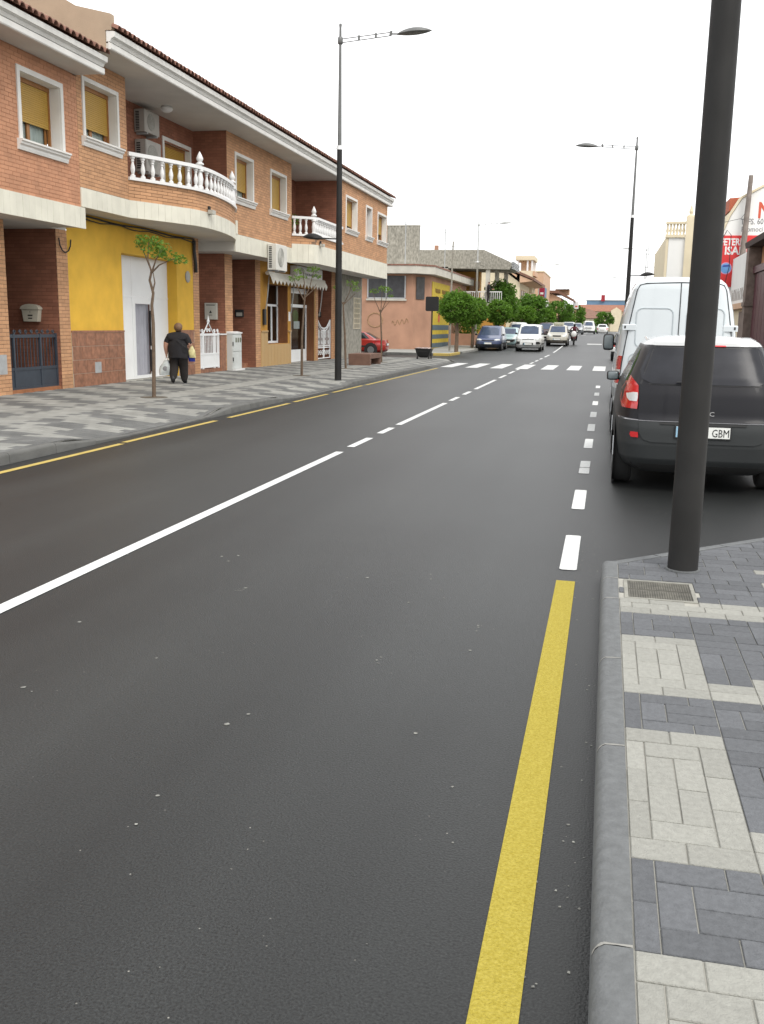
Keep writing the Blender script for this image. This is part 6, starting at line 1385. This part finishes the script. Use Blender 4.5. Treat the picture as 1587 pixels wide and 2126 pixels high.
MB().box(5.05, 5.25, 30.6, 38.34, 3.71, 3.95).build('gate_beam', MARO, pt); MB().box(5.8, 9, 28, 38.9, .1, 4.65).build('dark_passage', BLK2, pt); MB().box(5.3, 5.6, 37.2, 38.3, 3.96, 4.65).build('brick_infill', BR2, pt)
ww = thing('white_house', 'plain white house front between the portico and the painted gable', 'house')
MB().box(5.02, 9, 39.3, 44.45, 2.72, 4.62).build('upper_wall', WH2, ww); MB().box(4.9, 9, 39.3, 44.45, 2.5, 2.71).build('cornice', PNK2, ww); MB().box(5.1, 9, 39.3, 44.45, .1, 2.49).build('lower_wall', CRM, ww); MB().box(5.05, 5.098, 40.2, 41.4, .12, 2.4).build('door', STONE, ww)
for i in range(12): MB().tube([(5.0, 40.0 + .33 * i, 2.85), (4.985, 40.05 + .33 * i, 3.0 + .15 * (i % 3)), (5.0, 40.1 + .33 * i, 3.2 + .1 * (i % 2))], .009, 4).build('wall_tie', STONE, ww)
sw = thing('painted_gable', 'white gable wall carrying painted advertising and a red poster', 'building')
m = MB(); m.prism([(4.25, .1), (4.25, 5.64), (4.55, 5.66), (4.85, 6.45), (5.25, 7.15), (6.1, 7.62), (9.5, 8.8), (12, 8.8), (12, .1)], 45.0, 56, 'y'); m.build('wall', WH2, sw)
for (xa, za), (xb, zb_) in zip([(4.55, 5.66), (4.85, 6.45), (5.25, 7.15), (6.1, 7.62)], [(4.85, 6.45), (5.25, 7.15), (6.1, 7.62), (9.5, 8.8)]):
    m = MB(); m.prism([(xa - .02, za + .005), (xb - .02, zb_ + .005), (xb - .06, zb_ + .09), (xa - .06, za + .09)], 44.93, 56, 'y'); m.build('gable_edge', CRM, sw)
m = MB(); m.prism([(4.85, 6.75), (5.55, 7.05), (5.6, 7.35), (4.85, 7.3)], 46, 52, 'y'); m.build('tile_roof', M('roof_tile_red', (.40, .11, .06), .85, .2, 12), sw)
ps = MB().box(4.33, 7.6, 44.955, 44.998, 3.5, 5.64).build('poster', REDP, sw)
text('lettering', 'CAFETERIA', .40, WHITE, ps, (5.56, 44.953, 5.24), (PI / 2, 0, 0), .002, 'RIGHT', .74, .012)
text('lettering', 'ISAN', .46, WHITE, ps, (5.60, 44.953, 4.86), (PI / 2, 0, 0), .002, 'RIGHT', .92, .014)
m = MB(); m.lathe([(.25, 44.95), (.25, 44.953)], (4.80, 0, 4.28), 20, axis='y'); m.build('logo_ring', M('logo_pink', (.6, .3, .45), .6, .1, 4), ps); m = MB(); m.lathe([(.215, 44.944), (.215, 44.948)], (4.80, 0, 4.28), 20, axis='y'); m.build('logo_disc', BLUEP, ps); m = MB(); m.lathe([(.10, 44.95), (.10, 44.953)], (4.42, 0, 3.8), 14, axis='y'); m.build('small_disc', WHITE, ps)
m = MB(); m.prism([(4.65, 4.33), (4.98, 4.36), (4.93, 4.42), (4.70, 4.41)], 44.939, 44.943, 'y'); m.build('logo_wave', M('logo_dark_blue', (.03, .06, .3), .6, .1, 4), ps)
text('lettering', 'N', .92, REDT, sw, (5.90, 44.994, 6.36), (PI / 2, 0, 0), .003, 'LEFT', .8, .02); text('lettering', 'TLFS. 60', .33, GREYT, sw, (5.25, 44.994, 6.10), (PI / 2, 0, 0), .003, 'LEFT', .8, .004); text('lettering', 'Promoci', .30, GREYT, sw, (5.30, 44.994, 5.80), (PI / 2, 0, 0), .003, 'LEFT', .85, .002)
up = thing('utility_pole', 'rough wooden utility pole leaning before the painted gable', 'pole', (5.42, 44.72, .1)); MB().tube([(-.08, 0, 0), (-.03, 0, 4), (.07, 0, 7.95)], [.15, .13, .095], 10).build('shaft', M('pole_wood', (.20, .17, .15), .9, .2, 5), up)
wm_ = thing('wire_mast', 'slim galvanised mast with cables in front of the red poster', 'mast', (4.42, 44.3, .1)); MB().tube([(0, 0, 0), (.02, 0, 5.9), (.05, 0, 6.9)], [.04, .035, .01], 6).build('rod', GALV, wm_)
m = MB(); m.tube([(0, 0, 5.2), (.25, 0, 5.7), (.42, .0, 5.5), (.44, 0, 4.2), (.3, 0, 3.4)], .016, 5); m.tube([(0, 0, 6.0), (.8, .3, 6.2), (1.0, .4, 6.5)], .01, 5); m.build('cable', BLACK, wm_)
bh = thing('balustrade_house', 'cream and white house with balustraded roof terrace behind the van', 'house')
MB().box(3.15, 14, 60, 74, .1, 6.85).build('wall', WH2, bh); MB().box(4.05, 4.62, 59.85, 59.999, .1, 8.0).build('corner_column', CRM, bh); m = MB(); m.lathe([(.22, 8.0), (.22, 8.08), (.08, 8.15), (.13, 8.3), (.1, 8.4), (.02, 8.7)], (4.3, 60.1, 0), 10); m.build('finial', CRM, bh)
MB().box(2.95, 4.04, 59.9, 60.2, 6.86, 7.02).build('parapet', CRM, bh); b = MB().box(2.95, 4.04, 59.9, 60.2, 7.62, 7.75).build('parapet_rail', CRM, bh)
for i in range(6):
    m = MB(); m.lathe([(.07, 7.021), (.05, 7.1), (.09, 7.25), (.05, 7.45), (.07, 7.619)], (3.05 + .18 * i, 60.05, 0), 8); m.build('baluster', CRM, b, smooth=35)
MB().box(3.0, 3.14, 60, 74, 3.2, 6.9).build('side_bay', CRM, bh); MB().box(4.63, 7.0, 59.9, 60.2, 6.86, 7.0).build('parapet', CRM, bh); b = MB().box(4.63, 7.0, 59.9, 60.2, 7.75, 7.85).build('parapet_rail', CRM, bh)
for i in range(12):
    m = MB(); m.lathe([(.07, 7.001), (.05, 7.1), (.09, 7.25), (.05, 7.55), (.07, 7.749)], (4.8 + .19 * i, 60.05, 0), 8); m.build('baluster', WHITE, b, smooth=35)
lr = thing('low_roof_house', 'low house with grey lean-to roof showing left of the balustraded house', 'house'); MB().box(2.3, 8, 80, 92, .3, 5.0).build('wall', CRM, lr); m = MB(); m.prism([(1.9, 4.9), (8, 6.6), (8, 6.8), (1.9, 5.1)], 79.6, 92, 'y'); m.build('roof', FBRN, lr)
an = thing('roof_antenna', 'television antenna standing on the low grey roof', 'antenna', (2.75, 80.5, 5.2)); MB().tube([(0, 0, 0), (0, 0, 3.0)], .03, 6).build('mast', GALV, an); MB().tube([(-.6, 0, 2.2), (.8, 0, 2.2)], .025, 5).build('boom', GALV, an); MB().tube([(-.9, 0, 1.2), (.9, 0, 1.2)], .025, 5).build('boom', GALV, an)
# light cables strung across
for i, (a, b, lb) in enumerate((((-9.7, 74.2, 6.2), (-10.0, 112, 8.6), 'thin cable from the round tree lamp to the lookout tower'),)):
    p, q = Vector(a), Vector(b); pts = [p.lerp(q, t) - Vector((0, 0, .5 * math.sin(PI * t))) for t in [k / 10 for k in range(11)]]
    tag(MB().tube(pts, .012 if i == 0 else .02, 4).build('overhead_cable', BLACK), lb, 'cable')
